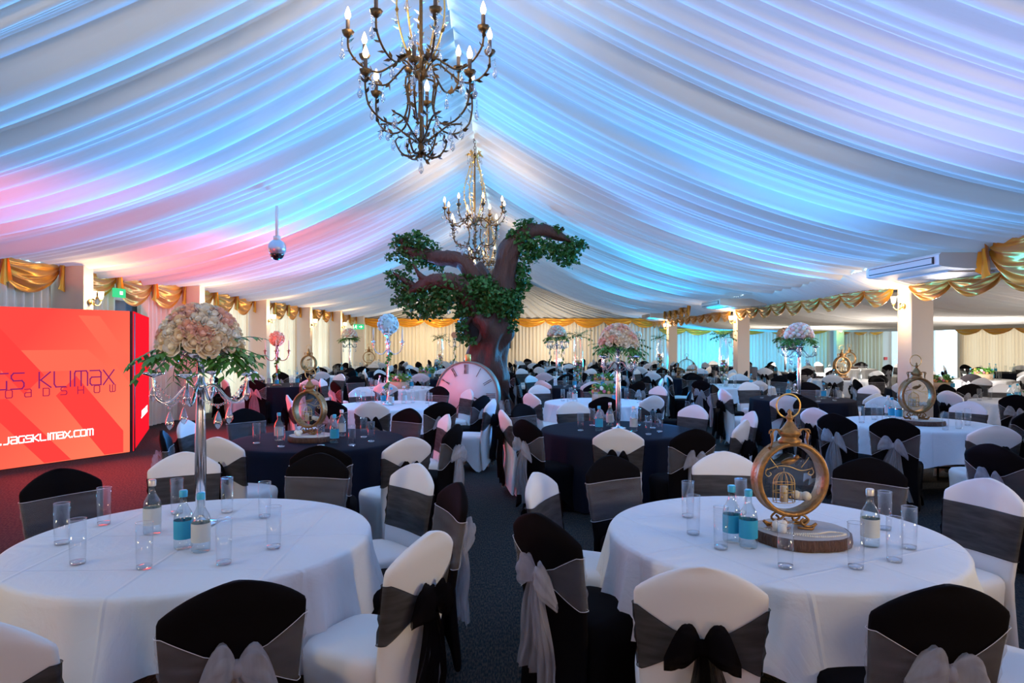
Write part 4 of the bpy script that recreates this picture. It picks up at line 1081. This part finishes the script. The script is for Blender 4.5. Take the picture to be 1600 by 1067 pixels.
_sp( (-.16, -.04, .94), (-1, -.1, -.25), 6, .22, _r); _sp( (-.12, -.1, .93), (-.8, -.4, -.5), 6, .22, _r); _sp( (.17, -.06, .97), (1, 0, .35), 5, .17, _r); _sp( (.16, -.1, .94), (1, -.2, .0), 5, .20, _r); _sp( (.0, -.16, .92), (.2, -.6, -.8), 5, .16, _r)
mb = MB(); mb.lathe([(.001, 0), (.085, 0), (.085, .008), (.03, .018), (.022, .03), (.016, .05), (.024, .10), (.029, .25), (.028, .42), (.022, .60), (.018, .70), (.028, .72), (.03, .74), (.018, .76), (.016, .86), (.05, .88), (.10, .90), (.12, .905), (.001, .91)], 20, sx=1, sy=1); POLE = mb.mesh('stem', M['silver'])
def crystal_arm(a):
    mb = MB(); P = [Rz(a) @ p for p in spline([(.02, 0, .72), (.07, 0, .735), (.13, 0, .67), (.18, 0, .645), (.225, 0, .68), (.235, 0, .75), (.235, 0, .78)], 20)]
    mb.tube(P, .0085, 8); e = Rz(a) @ Vector((.235, 0, .78)); mb.lathe([(.010, 0), (.016, .004), (.05, .016), (.054, .022), (.05, .028), (.022, .030), (.018, .04)], 14, e)
    return mb.mesh('arm', M['silver'])
def bead_chain(a, b):
    mb = MB(); p = Rz(a) @ Vector((.235, 0, .775)); q = Rz(b) @ Vector((.235, 0, .775)); n = 22
    for k in range(n+1):
        t = k/n; c = p.lerp(q, t); c.z -= .15*4*t*(1-t)*.9; r = Vector((c.x, c.y, 0)); mb.ball(c, .0075, 6, 4)
    for e, dz in ((p, .0), (p.lerp(q, .5), -.135)):
        mb.add(crystal_mb((e.x, e.y, e.z+dz), n=1))
    return mb.mesh('bead_chain', M['crystal'])
ARMS = [crystal_arm(k*PI/2+.12) for k in range(4)]; BEADS = [bead_chain(k*PI/2+.12, (k+1)*PI/2+.12) for k in range(4)]
def dome_points(n, seed, R=.20, H=.235, lo=0.0):
    out = []; g = PI*(3-math.sqrt(5))
    for k in range(n):
        t = (k+.5)/n; el = math.acos(1-t*(1-lo)) ; a = k*g+seed
        out.append((Vector((R*math.sin(el)*math.cos(a), R*math.sin(el)*math.sin(a), H*math.cos(el))), a, el))
    return out
def joined_roses(n, seed, R, H, mats=(0, 1, 2)):
    mb = MB(); rnd = random.Random(seed)
    for p, a, el in dome_points(n, seed, R, H, -.02):
        me = rnd.choice(mats)
        m = T(*p) @ Rz(a) @ Ry(el); r = MB(); r.ball((0, 0, 0), .036, 7, 5, sz=.85); r.lathe([(.03, .012), (.024, .03), (.014, .024), (.008, .034), (.001, .03)], 7); mb.add(r, m, me)
    mb.lathe([(.001, -.01), (R*.8, -.01), (R*.8, H*.3), (R*.6, H*.65), (.001, H*.88)], 14)
    return mb.mesh('rose_dome', [M['rose'], M['rose_white'], M['rose_pink']])
RDOME = joined_roses(70, 3, .19, .20)
def rose_stand(x, y, label, near, z=.7515, s=1.0, rz=0):
    o = empty('rose_candelabra', (x, y, z), rz, label, 'centrepiece', 'crystal candelabras topped with rose domes'); o.scale = (s, s, s)
    ob('stem', POLE, o)
    for k in range(4): ob('arm', ARMS[k], o); ob('bead_chain', BEADS[k], o)
    ob('foliage', FOL, o)
    if near:
        b = MB(); b.lathe([(.001, .925), (.14, .925), (.175, .94), (.17, 1.0), (.14, 1.06), (.08, 1.11), (.001, 1.125)], 20); fb = b.build('flower_base', M['stem'], o)
        rnd = random.Random(4)
        for p, a, el in dome_points(64, 1.0, .195, .215, -.02):
            r = ob('rose', rnd.choice(ROSES), fb, p+Vector((0, 0, .935))); r.rotation_euler = (T() @ Rz(a) @ Ry(el)).to_euler(); q = rnd.uniform(1.0, 1.25); r.scale = (q, q, q)
        [ob('long_sprig', m_, o) for m_ in SPRL]
    else: ob('rose_dome', RDOME, o, (0, 0, .945))
    return o

def torus_pts(R, n, z=0, ph=0): return [(R*math.cos(2*PI*k/n+ph), 0, R*math.sin(2*PI*k/n+ph)+z) for k in range(n)]
def lantern_parts():
    """pocket watch shaped lantern, ring centre at z=.29 above its slab, facing -y"""
    zc = .245; R = .168; P = {}
    mb = MB()
    prof = [(R-.008, -.040), (R-.002, -.047), (R+.008, -.047), (R+.016, -.038), (R+.013, -.026), (R+.011, .026), (R+.016, .038), (R+.008, .047), (R-.002, .047), (R-.008, .04), (R-.003, 0)]
    mb.grid(48, len(prof), lambda i, j: (prof[j][0]*math.cos(2*PI*i/48), prof[j][1], zc+prof[j][0]*math.sin(2*PI*i/48)), cu=True, cv=True)
    P['frame'] = (mb, 'antique')
    mb = MB(); mb.lathe([(.001, R+zc+.003), (.054, R+zc+.003), (.056, R+zc+.02), (.042, R+zc+.030), (.044, R+zc+.040), (.054, R+zc+.048), (.052, R+zc+.060), (.036, R+zc+.078), (.018, R+zc+.105), (.012, R+zc+.115), (.018, R+zc+.125), (.017, R+zc+.135), (.008, R+zc+.145), (.011, R+zc+.155), (.001, R+zc+.17)], 18); P['finial'] = (mb, 'antique')
    for s in (-1, 1):
        mb = MB(); t = R+zc
        mb.tube(spline([(s*.045, 0, t+.045), (s*.055, 0, t+.065), (s*.075, 0, t+.07), (s*.092, 0, t+.05), (s*.090, 0, t+.02), (s*.10, 0, t-.02), (s*.112, 0, t-.012)], 20), [.006+.003*math.sin(q*.7) for q in range(21)], 7)
        mb.tube(spline([(s*.075, 0, t+.07), (s*.10, 0, t+.068), (s*.106, 0, t+.05)], 6), .004, 6); P['handle%d' % s] = (mb, 'antique')
    mb = MB(); mb.tube([(.062*math.cos(a), .012, R+zc+.185+.062*math.sin(a)*.95) for a in [2*PI*k/26 for k in range(26)]], .004, 6, closed=True); P['hanging_ring'] = (mb, 'gilt')
    mb = MB()
    for s in (-1, 1):
        for yy in (-.04, .04):
            mb.tube(spline([(s*.015, yy, .075), (s*.05, yy, .07), (s*.075, yy, .045), (s*.05, yy, .025), (s*.035, yy, .04), (s*.05, yy, .055)], 16), .006, 6)
            mb.tube(spline([(s*.05, yy, .02), (s*.085, yy, .015), (s*.115, yy, .03), (s*.10, yy, .012), (s*.085, yy*1.2, .005), (s*.02, yy, .012)], 16), .006, 6)
    mb.tube([(-.05, -.04, .02), (0, 0, .03), (.05, .04, .02)], .006, 6); mb.lathe([(.03, .06), (.02, .075), (.03, .082)], 10); P['scroll_foot'] = (mb, 'antique')
    mb = MB(); mb.lathe([(.001, 0), (R-.014, .0)], 36, caps=False); mb.xf(T(0, -.046, zc) @ Rx(PI/2)); P['front_glass'] = (mb, 'mirror_glass')
    mb = MB(); mb.lathe([(.001, 0), (R-.014, .0)], 36, caps=False); mb.xf(T(0, .046, zc) @ Rx(PI/2)); P['back_glass'] = (mb, 'mirror_glass')
    # cage with candle
    mb = MB(); z0 = zc-.115; cx = -.03
    for k in range(12):
        a = 2*PI*k/12; mb.tube([(cx+.055*math.cos(a), .036*math.sin(a), z0), (cx+.055*math.cos(a), .036*math.sin(a), z0+.09)]+[(cx+.055*math.cos(a)*math.cos(b), .036*math.sin(a)*math.cos(b), z0+.09+.055*math.sin(b)) for b in (.35, .7, 1.05, 1.4, 1.57)], .0014, 4)
    for zz in (z0, z0+.05, z0+.09): mb.tube([(cx+.055*math.cos(2*PI*k/20), .036*math.sin(2*PI*k/20), zz) for k in range(20)], .0018, 4, closed=True)
    mb.tube([(cx, 0, z0+.145), (cx, 0, z0+.165)], .002, 5)
    for q in range(5): mb.ball((cx-.03+.014*q, -.036, z0+.03+.02*(q % 3)), .006, 6, 4)
    P['birdcage'] = (mb, 'gilt')
    mb = MB(); mb.lathe([(.001, z0), (.019, z0), (.019, z0+.075), (.001, z0+.075)], 14, (cx, 0, 0)); P['candle'] = (mb, 'wax')
    mb = MB()
    mb.tube(spline([(-.125, 0, zc+.04), (-.06, 0, zc+.06), (0, 0, zc+.055), (.06, 0, zc+.035), (.12, 0, zc+.045)], 18), .0025, 5)
    for s in (-1, 1):
        mb.tube(spline([(s*.115, 0, zc+.05), (s*.125, 0, zc+.025), (s*.11, 0, zc+.01), (s*.095, 0, zc+.02), (s*.103, 0, zc+.03)], 12), .0022, 5)
        mb.tube(spline([(s*.06, 0, zc+.05), (s*.09, 0, zc+.085), (s*.10, 0, zc+.10)], 8), .002, 5)
    P['branch'] = (mb, 'gilt')
    mb = MB(); bz = zc+.088
    mb.grid(10, 9, lambda i, j: (.04-.085*j/8, .014*math.sin(PI*(j+.4)/9)*1.1*math.cos(2*PI*i/10), bz-.012*(j/8)+.018*math.sin(PI*(j+.4)/9)**.8*math.sin(2*PI*i/10)), cu=True)
    mb.ball((.036, 0, bz+.012), .0135, 10, 7); mb.lathe([(.004, 0), (.0005, .012)], 6, (0, 0, 0)); k0 = len(mb.v)-12
    for q in range(k0, len(mb.v)): vx, vy, vz = mb.v[q]; mb.v[q] = (.048+vz, vy, bz+.011+vx)
    mb.grid(3, 4, lambda i, j: (-.035-.016*j, (i-1)*(.004+.002*j), bz-.012-.004*j)); mb.tube([(.0, .003, bz-.012), (.0, .003, bz-.03)], .0012, 4); mb.tube([(-.006, -.003, bz-.012), (-.006, -.003, bz-.03)], .0012, 4)
    P['bird'] = (mb, 'antique')
    mb = MB(); rr = random.Random(2)
    for q in range(4): mb.ball((.045+.022*rr.uniform(-1, 1)+.014*q, rr.uniform(-.02, .02), z0+.02+.012*rr.random()), .022, 8, 6)
    P['inner_flower'] = (mb, 'rose_white')
    out = []
    for k, (m_, mt) in P.items():
        nm = 'handle' if k.startswith('handle') else k
        out.append((nm, m_.mesh(nm, M[mt])))
    return out
LANT = lantern_parts()
def slice_mesh(R, h, seed):
    rnd = random.Random(seed); ph = [rnd.uniform(0, 6) for _ in range(3)]; mb = MB(); S = 48
    def rad(th): return R*(1+.03*math.sin(2*th+ph[0])+.02*math.sin(5*th+ph[1])+.008*math.sin(17*th+ph[2]))
    prof = [(.001, h), (.5, h), (.93, h)]; lo = [(.945, h+.001), (.99, h-.003), (1, h*.7), (1.01, h*.4), (.99, .003), (.97, 0)]
    mb.grid(S, 3, lambda i, j: (prof[j][0]*rad(2*PI*i/S)*math.cos(2*PI*i/S), prof[j][0]*rad(2*PI*i/S)*math.sin(2*PI*i/S), prof[j][1]), cu=True)
    mt = MB(); mt.grid(S, len(lo), lambda i, j: (lo[j][0]*rad(2*PI*i/S)*math.cos(2*PI*i/S), lo[j][0]*rad(2*PI*i/S)*math.sin(2*PI*i/S), lo[j][1]), cu=True)
    mb.add(mt, None, 1); b = len(mb.v)-S; mb.cap([b+i for i in range(S)][::-1], 1)
    mb.grid(S, 2, lambda i, j: ((.93+.015*j)*rad(2*PI*i/S)*math.cos(2*PI*i/S), (.93+.015*j)*rad(2*PI*i/S)*math.sin(2*PI*i/S), h+.001*j), cu=True)
    return mb.mesh('slice', [M['slice'], M['slice_bark']])
SLICE = slice_mesh(.225, .052, 5)
mb = MB(); _P = spline([(-.20, .02, .054), (-.12, -.06, .054), (-.02, -.13, .054), (.08, -.14, .054), (.17, -.10, .054), (.12, -.06, .054), (.04, -.09, .054), (-.06, -.09, .054), (-.15, -.04, .054)], 84)
for p in _P: mb.ball(p, .0052, 6, 4)
PEARL = mb.mesh('pearl_string', M['pearl'])
def lantern(x, y, nm, sx, sy, rz=.15, s=1.0, near=True):
    """slab centre sx, sy; lantern centre x, y"""
    ob('wood_slice', SLICE, None, (sx, sy, .7515), 1.0, 'bark edged wood slice on the %s' % nm, 'wood slice', 'wood slices under the lanterns')
    o = empty('pocket_watch_lantern', (x, y, .7515+.0535), rz, 'antique gold pocket watch lantern with birdcage on the %s' % nm, 'lantern', 'antique gold pocket watch lanterns'); o.scale = (s, s, s)
    for k, me in LANT: ob(k, me, o)
    if near:
        r = MB(); rr = random.Random(5)
        for q in range(9): r.ball((rr.uniform(-.02, .02), rr.uniform(-.02, .02), .028+rr.uniform(-.008, .012)), .022, 8, 6)
        r.build('silk_rose', M['rose_white'], None, True, loc=(sx-.12, sy-.05, .7515+.047), label='cream silk rose head lying on the wood slice, %s' % nm, cat='flower')
        ob('pearl_string', PEARL, None, (sx, sy, .7515), 0, 'string of cream pearls on wood slice, %s' % nm, 'pearls')

def ball_flower(R, seed, mats, z):
    rnd = random.Random(seed); mb = MB(); mb.ball((0, 0, z), R*.9, 14, 10)
    for p in range(110):
        v = Vector((rnd.gauss(0, 1), rnd.gauss(0, 1), rnd.gauss(0, 1))).normalized()*R; mb.ball((v.x, v.y, z+v.z), R*.16, 5, 4)
    return mb.mesh('hydrangea_ball', M[mats])
HB = [ball_flower(.15, 1, 'hyd_blue', 1.27), ball_flower(.15, 2, 'hyd_white', 1.27), ball_flower(.14, 3, 'hyd_peach', .94), ball_flower(.12, 4, 'hyd_peach', 1.27)]
def candelabra_meshes(metal, zt):
    mb = MB(); mb.lathe([(.001, 0), (.09, 0), (.09, .012), (.05, .03), (.02, .05), (.025, .09), (.012, .13), (.016, .30), (.026, .36), (.012, .42), (.014, zt-.25), (.028, zt-.20), (.014, zt-.14), (.012, zt), (.06, zt+.015), (.07, zt+.06), (.05, zt+.062), (.001, zt+.05)], 14); st = mb.mesh('stem', M[metal])
    arms = []
    for k in range(4):
        mb = MB(); a = k*PI/2+.25; mb.tube([Rz(a) @ p for p in spline([(.015, 0, zt-.20), (.08, 0, zt-.28), (.17, 0, zt-.26), (.22, 0, zt-.18), (.225, 0, zt-.10)], 14)], .009, 7)
        e = Rz(a) @ Vector((.225, 0, zt-.10)); mb.lathe([(.01, -.05), (.022, -.02), (.012, 0), (.04, .01), (.045, .018), (.016, .02), (.016, .04)], 10, e); a1 = mb.mesh('arm', M[metal])
        mb = MB(); mb.lathe([(.001, .03), (.0115, .03), (.0095, .22), (.001, .225)], 10, e); arms.append((a1, mb.mesh('candle', M['wax'])))
    rnd = random.Random(3); mb = MB()
    for q in range(120):
        t = rnd.random(); a = t*14; p = Vector((.035*math.cos(a), .035*math.sin(a), .05+(zt-.25)*t))
        leaf_quad(mb, p, rnd.uniform(.03, .06), rnd)
    return st, arms, mb.mesh('ivy_garland', M['leaf2'])
CSIL = candelabra_meshes('silver', 1.08); CRED = candelabra_meshes('red_metal', .78)
def candelabra(x, y, label, src, ball, s=1.0, z=.7515):
    o = empty('candelabra', (x, y, z), 0, label, 'candelabra', 'tall candelabras with flower balls'); o.scale = (s, s, s)
    ob('stem', src[0], o)
    for a, c in src[1]: q = ob('arm', a, o); ob('candle', c, q)
    ob('ivy_garland', src[2], o); ob('flower_ball', ball, o)
def vase_meshes():
    mb = MB(); mb.lathe([(.001, .004), (.075, 0), (.08, .01), (.02, .03), (.03, .06), (.07, .14), (.085, .35), (.08, .60), (.06, .80), (.062, .82)], 20, caps=False); a = mb.mesh('vase', M['crystal_thin'])
    b = MB(); rnd = random.Random(6)
    for q in range(26): sprig(b, (0, 0, .83), (math.cos(q*1.1), math.sin(q*1.1), rnd.uniform(-.2, .9)), 4, rnd.uniform(.12, .26), rnd)
    b2 = b.mesh('foliage', [M['leaf2'], M['stem']])
    c = MB()
    for q in range(14): c.ball((rnd.uniform(-.04, .04), rnd.uniform(-.04, .04), .12+.30*rnd.random()), .020, 6, 5, mi=q % 3)
    for q in range(40): leaf_quad(c, Vector((rnd.uniform(-.03, .03), rnd.uniform(-.03, .03), .1+.3*rnd.random())), .05, rnd, 3)
    return a, b2, c.mesh('inner_flowers', [M['flower_orange'], M['flower_red'], M['rose_white'], M['leaf2']])
M['crystal_thin'] = thin_glass('vase_glass', (.95, .97, 1), 1.0, .03, .12)
VASE = vase_meshes()
def vase(x, y, label, s=1.0):
    o = ob('glass_vase', VASE[0], None, (x, y, .7515), 0, label, 'vase', 'tall glass vases topped with leaves'); o.scale = (s, s, s)
    ob('foliage', VASE[1], o); ob('inner_flowers', VASE[2], o)
def box_meshes():
    mb = MB(); mb.box(-.16, .16, -.08, .08, 0, .012); mb.box(-.16, .16, -.08, -.068, .012, .12); mb.box(-.16, .16, .068, .08, .012, .12); mb.box(-.16, -.148, -.068, .068, .012, .12); mb.box(.148, .16, -.068, .068, .012, .12)
    a = mb.mesh('box', M['wood']); rnd = random.Random(12); mb = MB(); mb.ball((0, 0, .085), .06, 10, 6, mi=3, sx=2.2)
    for q in range(26): mb.ball((rnd.uniform(-.15, .15), rnd.uniform(-.06, .06), .12+rnd.random()*.10), rnd.uniform(.014, .028), 6, 5, mi=q % 3)
    for q in range(130): leaf_quad(mb, Vector((rnd.uniform(-.16, .16), rnd.uniform(-.06, .06), .11+.14*rnd.random())), rnd.uniform(.04, .08), rnd, 3)
    return a, mb.mesh('flowers', [M['flower_orange'], M['flower_red'], M['rose_white'], M['leaf2']])
BOX = box_meshes()
def flower_box(x, y, label, s=1.0):
    o = ob('flower_box', BOX[0], None, (x, y, .7515), random.uniform(-.4, .4), label, 'flower box', 'wooden flower boxes on the tables'); o.scale = (s, s, s)
    ob('flowers', BOX[1], o)
def cage(x, y, label):
    o = empty('wire_birdcage', (x, y, .7515), 0, label, 'birdcage')
    mb = MB(); R = .26
    for k in range(20):
        a = 2*PI*k/20; mb.tube([(R*math.cos(a), R*math.sin(a), .02), (R*math.cos(a), R*math.sin(a), .20)]+[(R*math.cos(a)*math.cos(b), R*math.sin(a)*math.cos(b), .20+.30*math.sin(b)) for b in (.3, .6, .9, 1.2, 1.5)], .004, 5)
    for zz in (.02, .12, .20): mb.tube([(R*math.cos(2*PI*k/28), R*math.sin(2*PI*k/28), zz) for k in range(28)], .006, 5, closed=True)
    mb.build('cage_wire', M['antique'], o)
    mb = MB(); mb.lathe([(.001, 0), (R+.01, 0), (R+.01, .02), (.001, .022)], 28); mb.build('base_tray', M['antique'], o)
    mb = MB(); mb.lathe([(.03, .495), (.015, .52), (.02, .54), (.001, .57)], 10); mb.tube([(.04*math.cos(a), 0, .60+.04*math.sin(a)) for a in [2*PI*k/16 for k in range(16)]], .004, 5, closed=True); mb.build('finial', M['antique'], o)
    mb = MB(); rnd = random.Random(3)
    for q in range(14): mb.ball((rnd.uniform(-.14, .14), rnd.uniform(-.14, .14), .05+.05*rnd.random()), .035, 7, 5)
    mb.build('silk_roses', M['rose_white'], o)

x, y = on_table(1257, 847)
lantern(1.345, 3.36, TABLES[1][0], x, y+.05, .12)
lantern(PX(483, 6.75), 6.75, TABLES[2][0], PX(487, 6.68), 6.68, -.35, 1.0)
lantern(PX(1434, 8.0), 8.05, TABLES[4][0], PX(1440, 8.0), 8.0, .1, 1.15)
rose_stand(PX(312, 3.62), 3.62, 'crystal candelabra with blush rose dome on the left foreground table', True, rz=.05)
rose_stand(PX(966, 7.62), 7.62, 'crystal candelabra with cream rose dome on the second table right of aisle', True, rz=.6)
candelabra(PX(606, 10.5), 10.5, 'tall silver candelabra with pale blue hydrangea ball and ivy', CSIL, HB[0], .97)
for ti, (nm, tx, ty, col, cp, n) in enumerate(TABLES):
    if ti in (0, 1, 2, 3, 4, 5): continue
    if cp == 'roses' or cp == 'roses2': rose_stand(tx-.05, ty, 'crystal candelabra with rose dome on the %s' % nm, False, s=1.1 if ti == 9 else 1.2, rz=ti)
    if cp == 'watch': lantern(tx-.05, ty+.02, nm, tx, ty, .2*((ti % 3)-1), 1.25, False)
    if cp == 'hydrangea': candelabra(tx, ty, 'silver candelabra with hydrangea ball on the %s' % nm, CSIL, HB[1+ti % 3 if (1+ti % 3) != 2 else 3], .95)
    if cp == 'redcandle': candelabra(PX(432, ty-.2), ty-.2, 'red bronze candelabra with peach flower ball by the windows', CRED, HB[2], 1.1)
    if cp in ('box', 'vasebox'): flower_box(tx+.1 if cp == 'box' else tx+.3, ty-.15, 'wooden box of mixed flowers on the %s' % nm, 1.2)
    if cp in ('vase', 'vasebox'): vase(tx-.22, ty, 'tall glass vase topped with leaves on the %s' % nm, 1.3)
    if cp == 'birdcage': cage(tx, ty, 'domed wire birdcage lantern with silk roses on a black table')
print('GLASSES', NG[0], 'OBJECTS', len(bpy.data.objects))
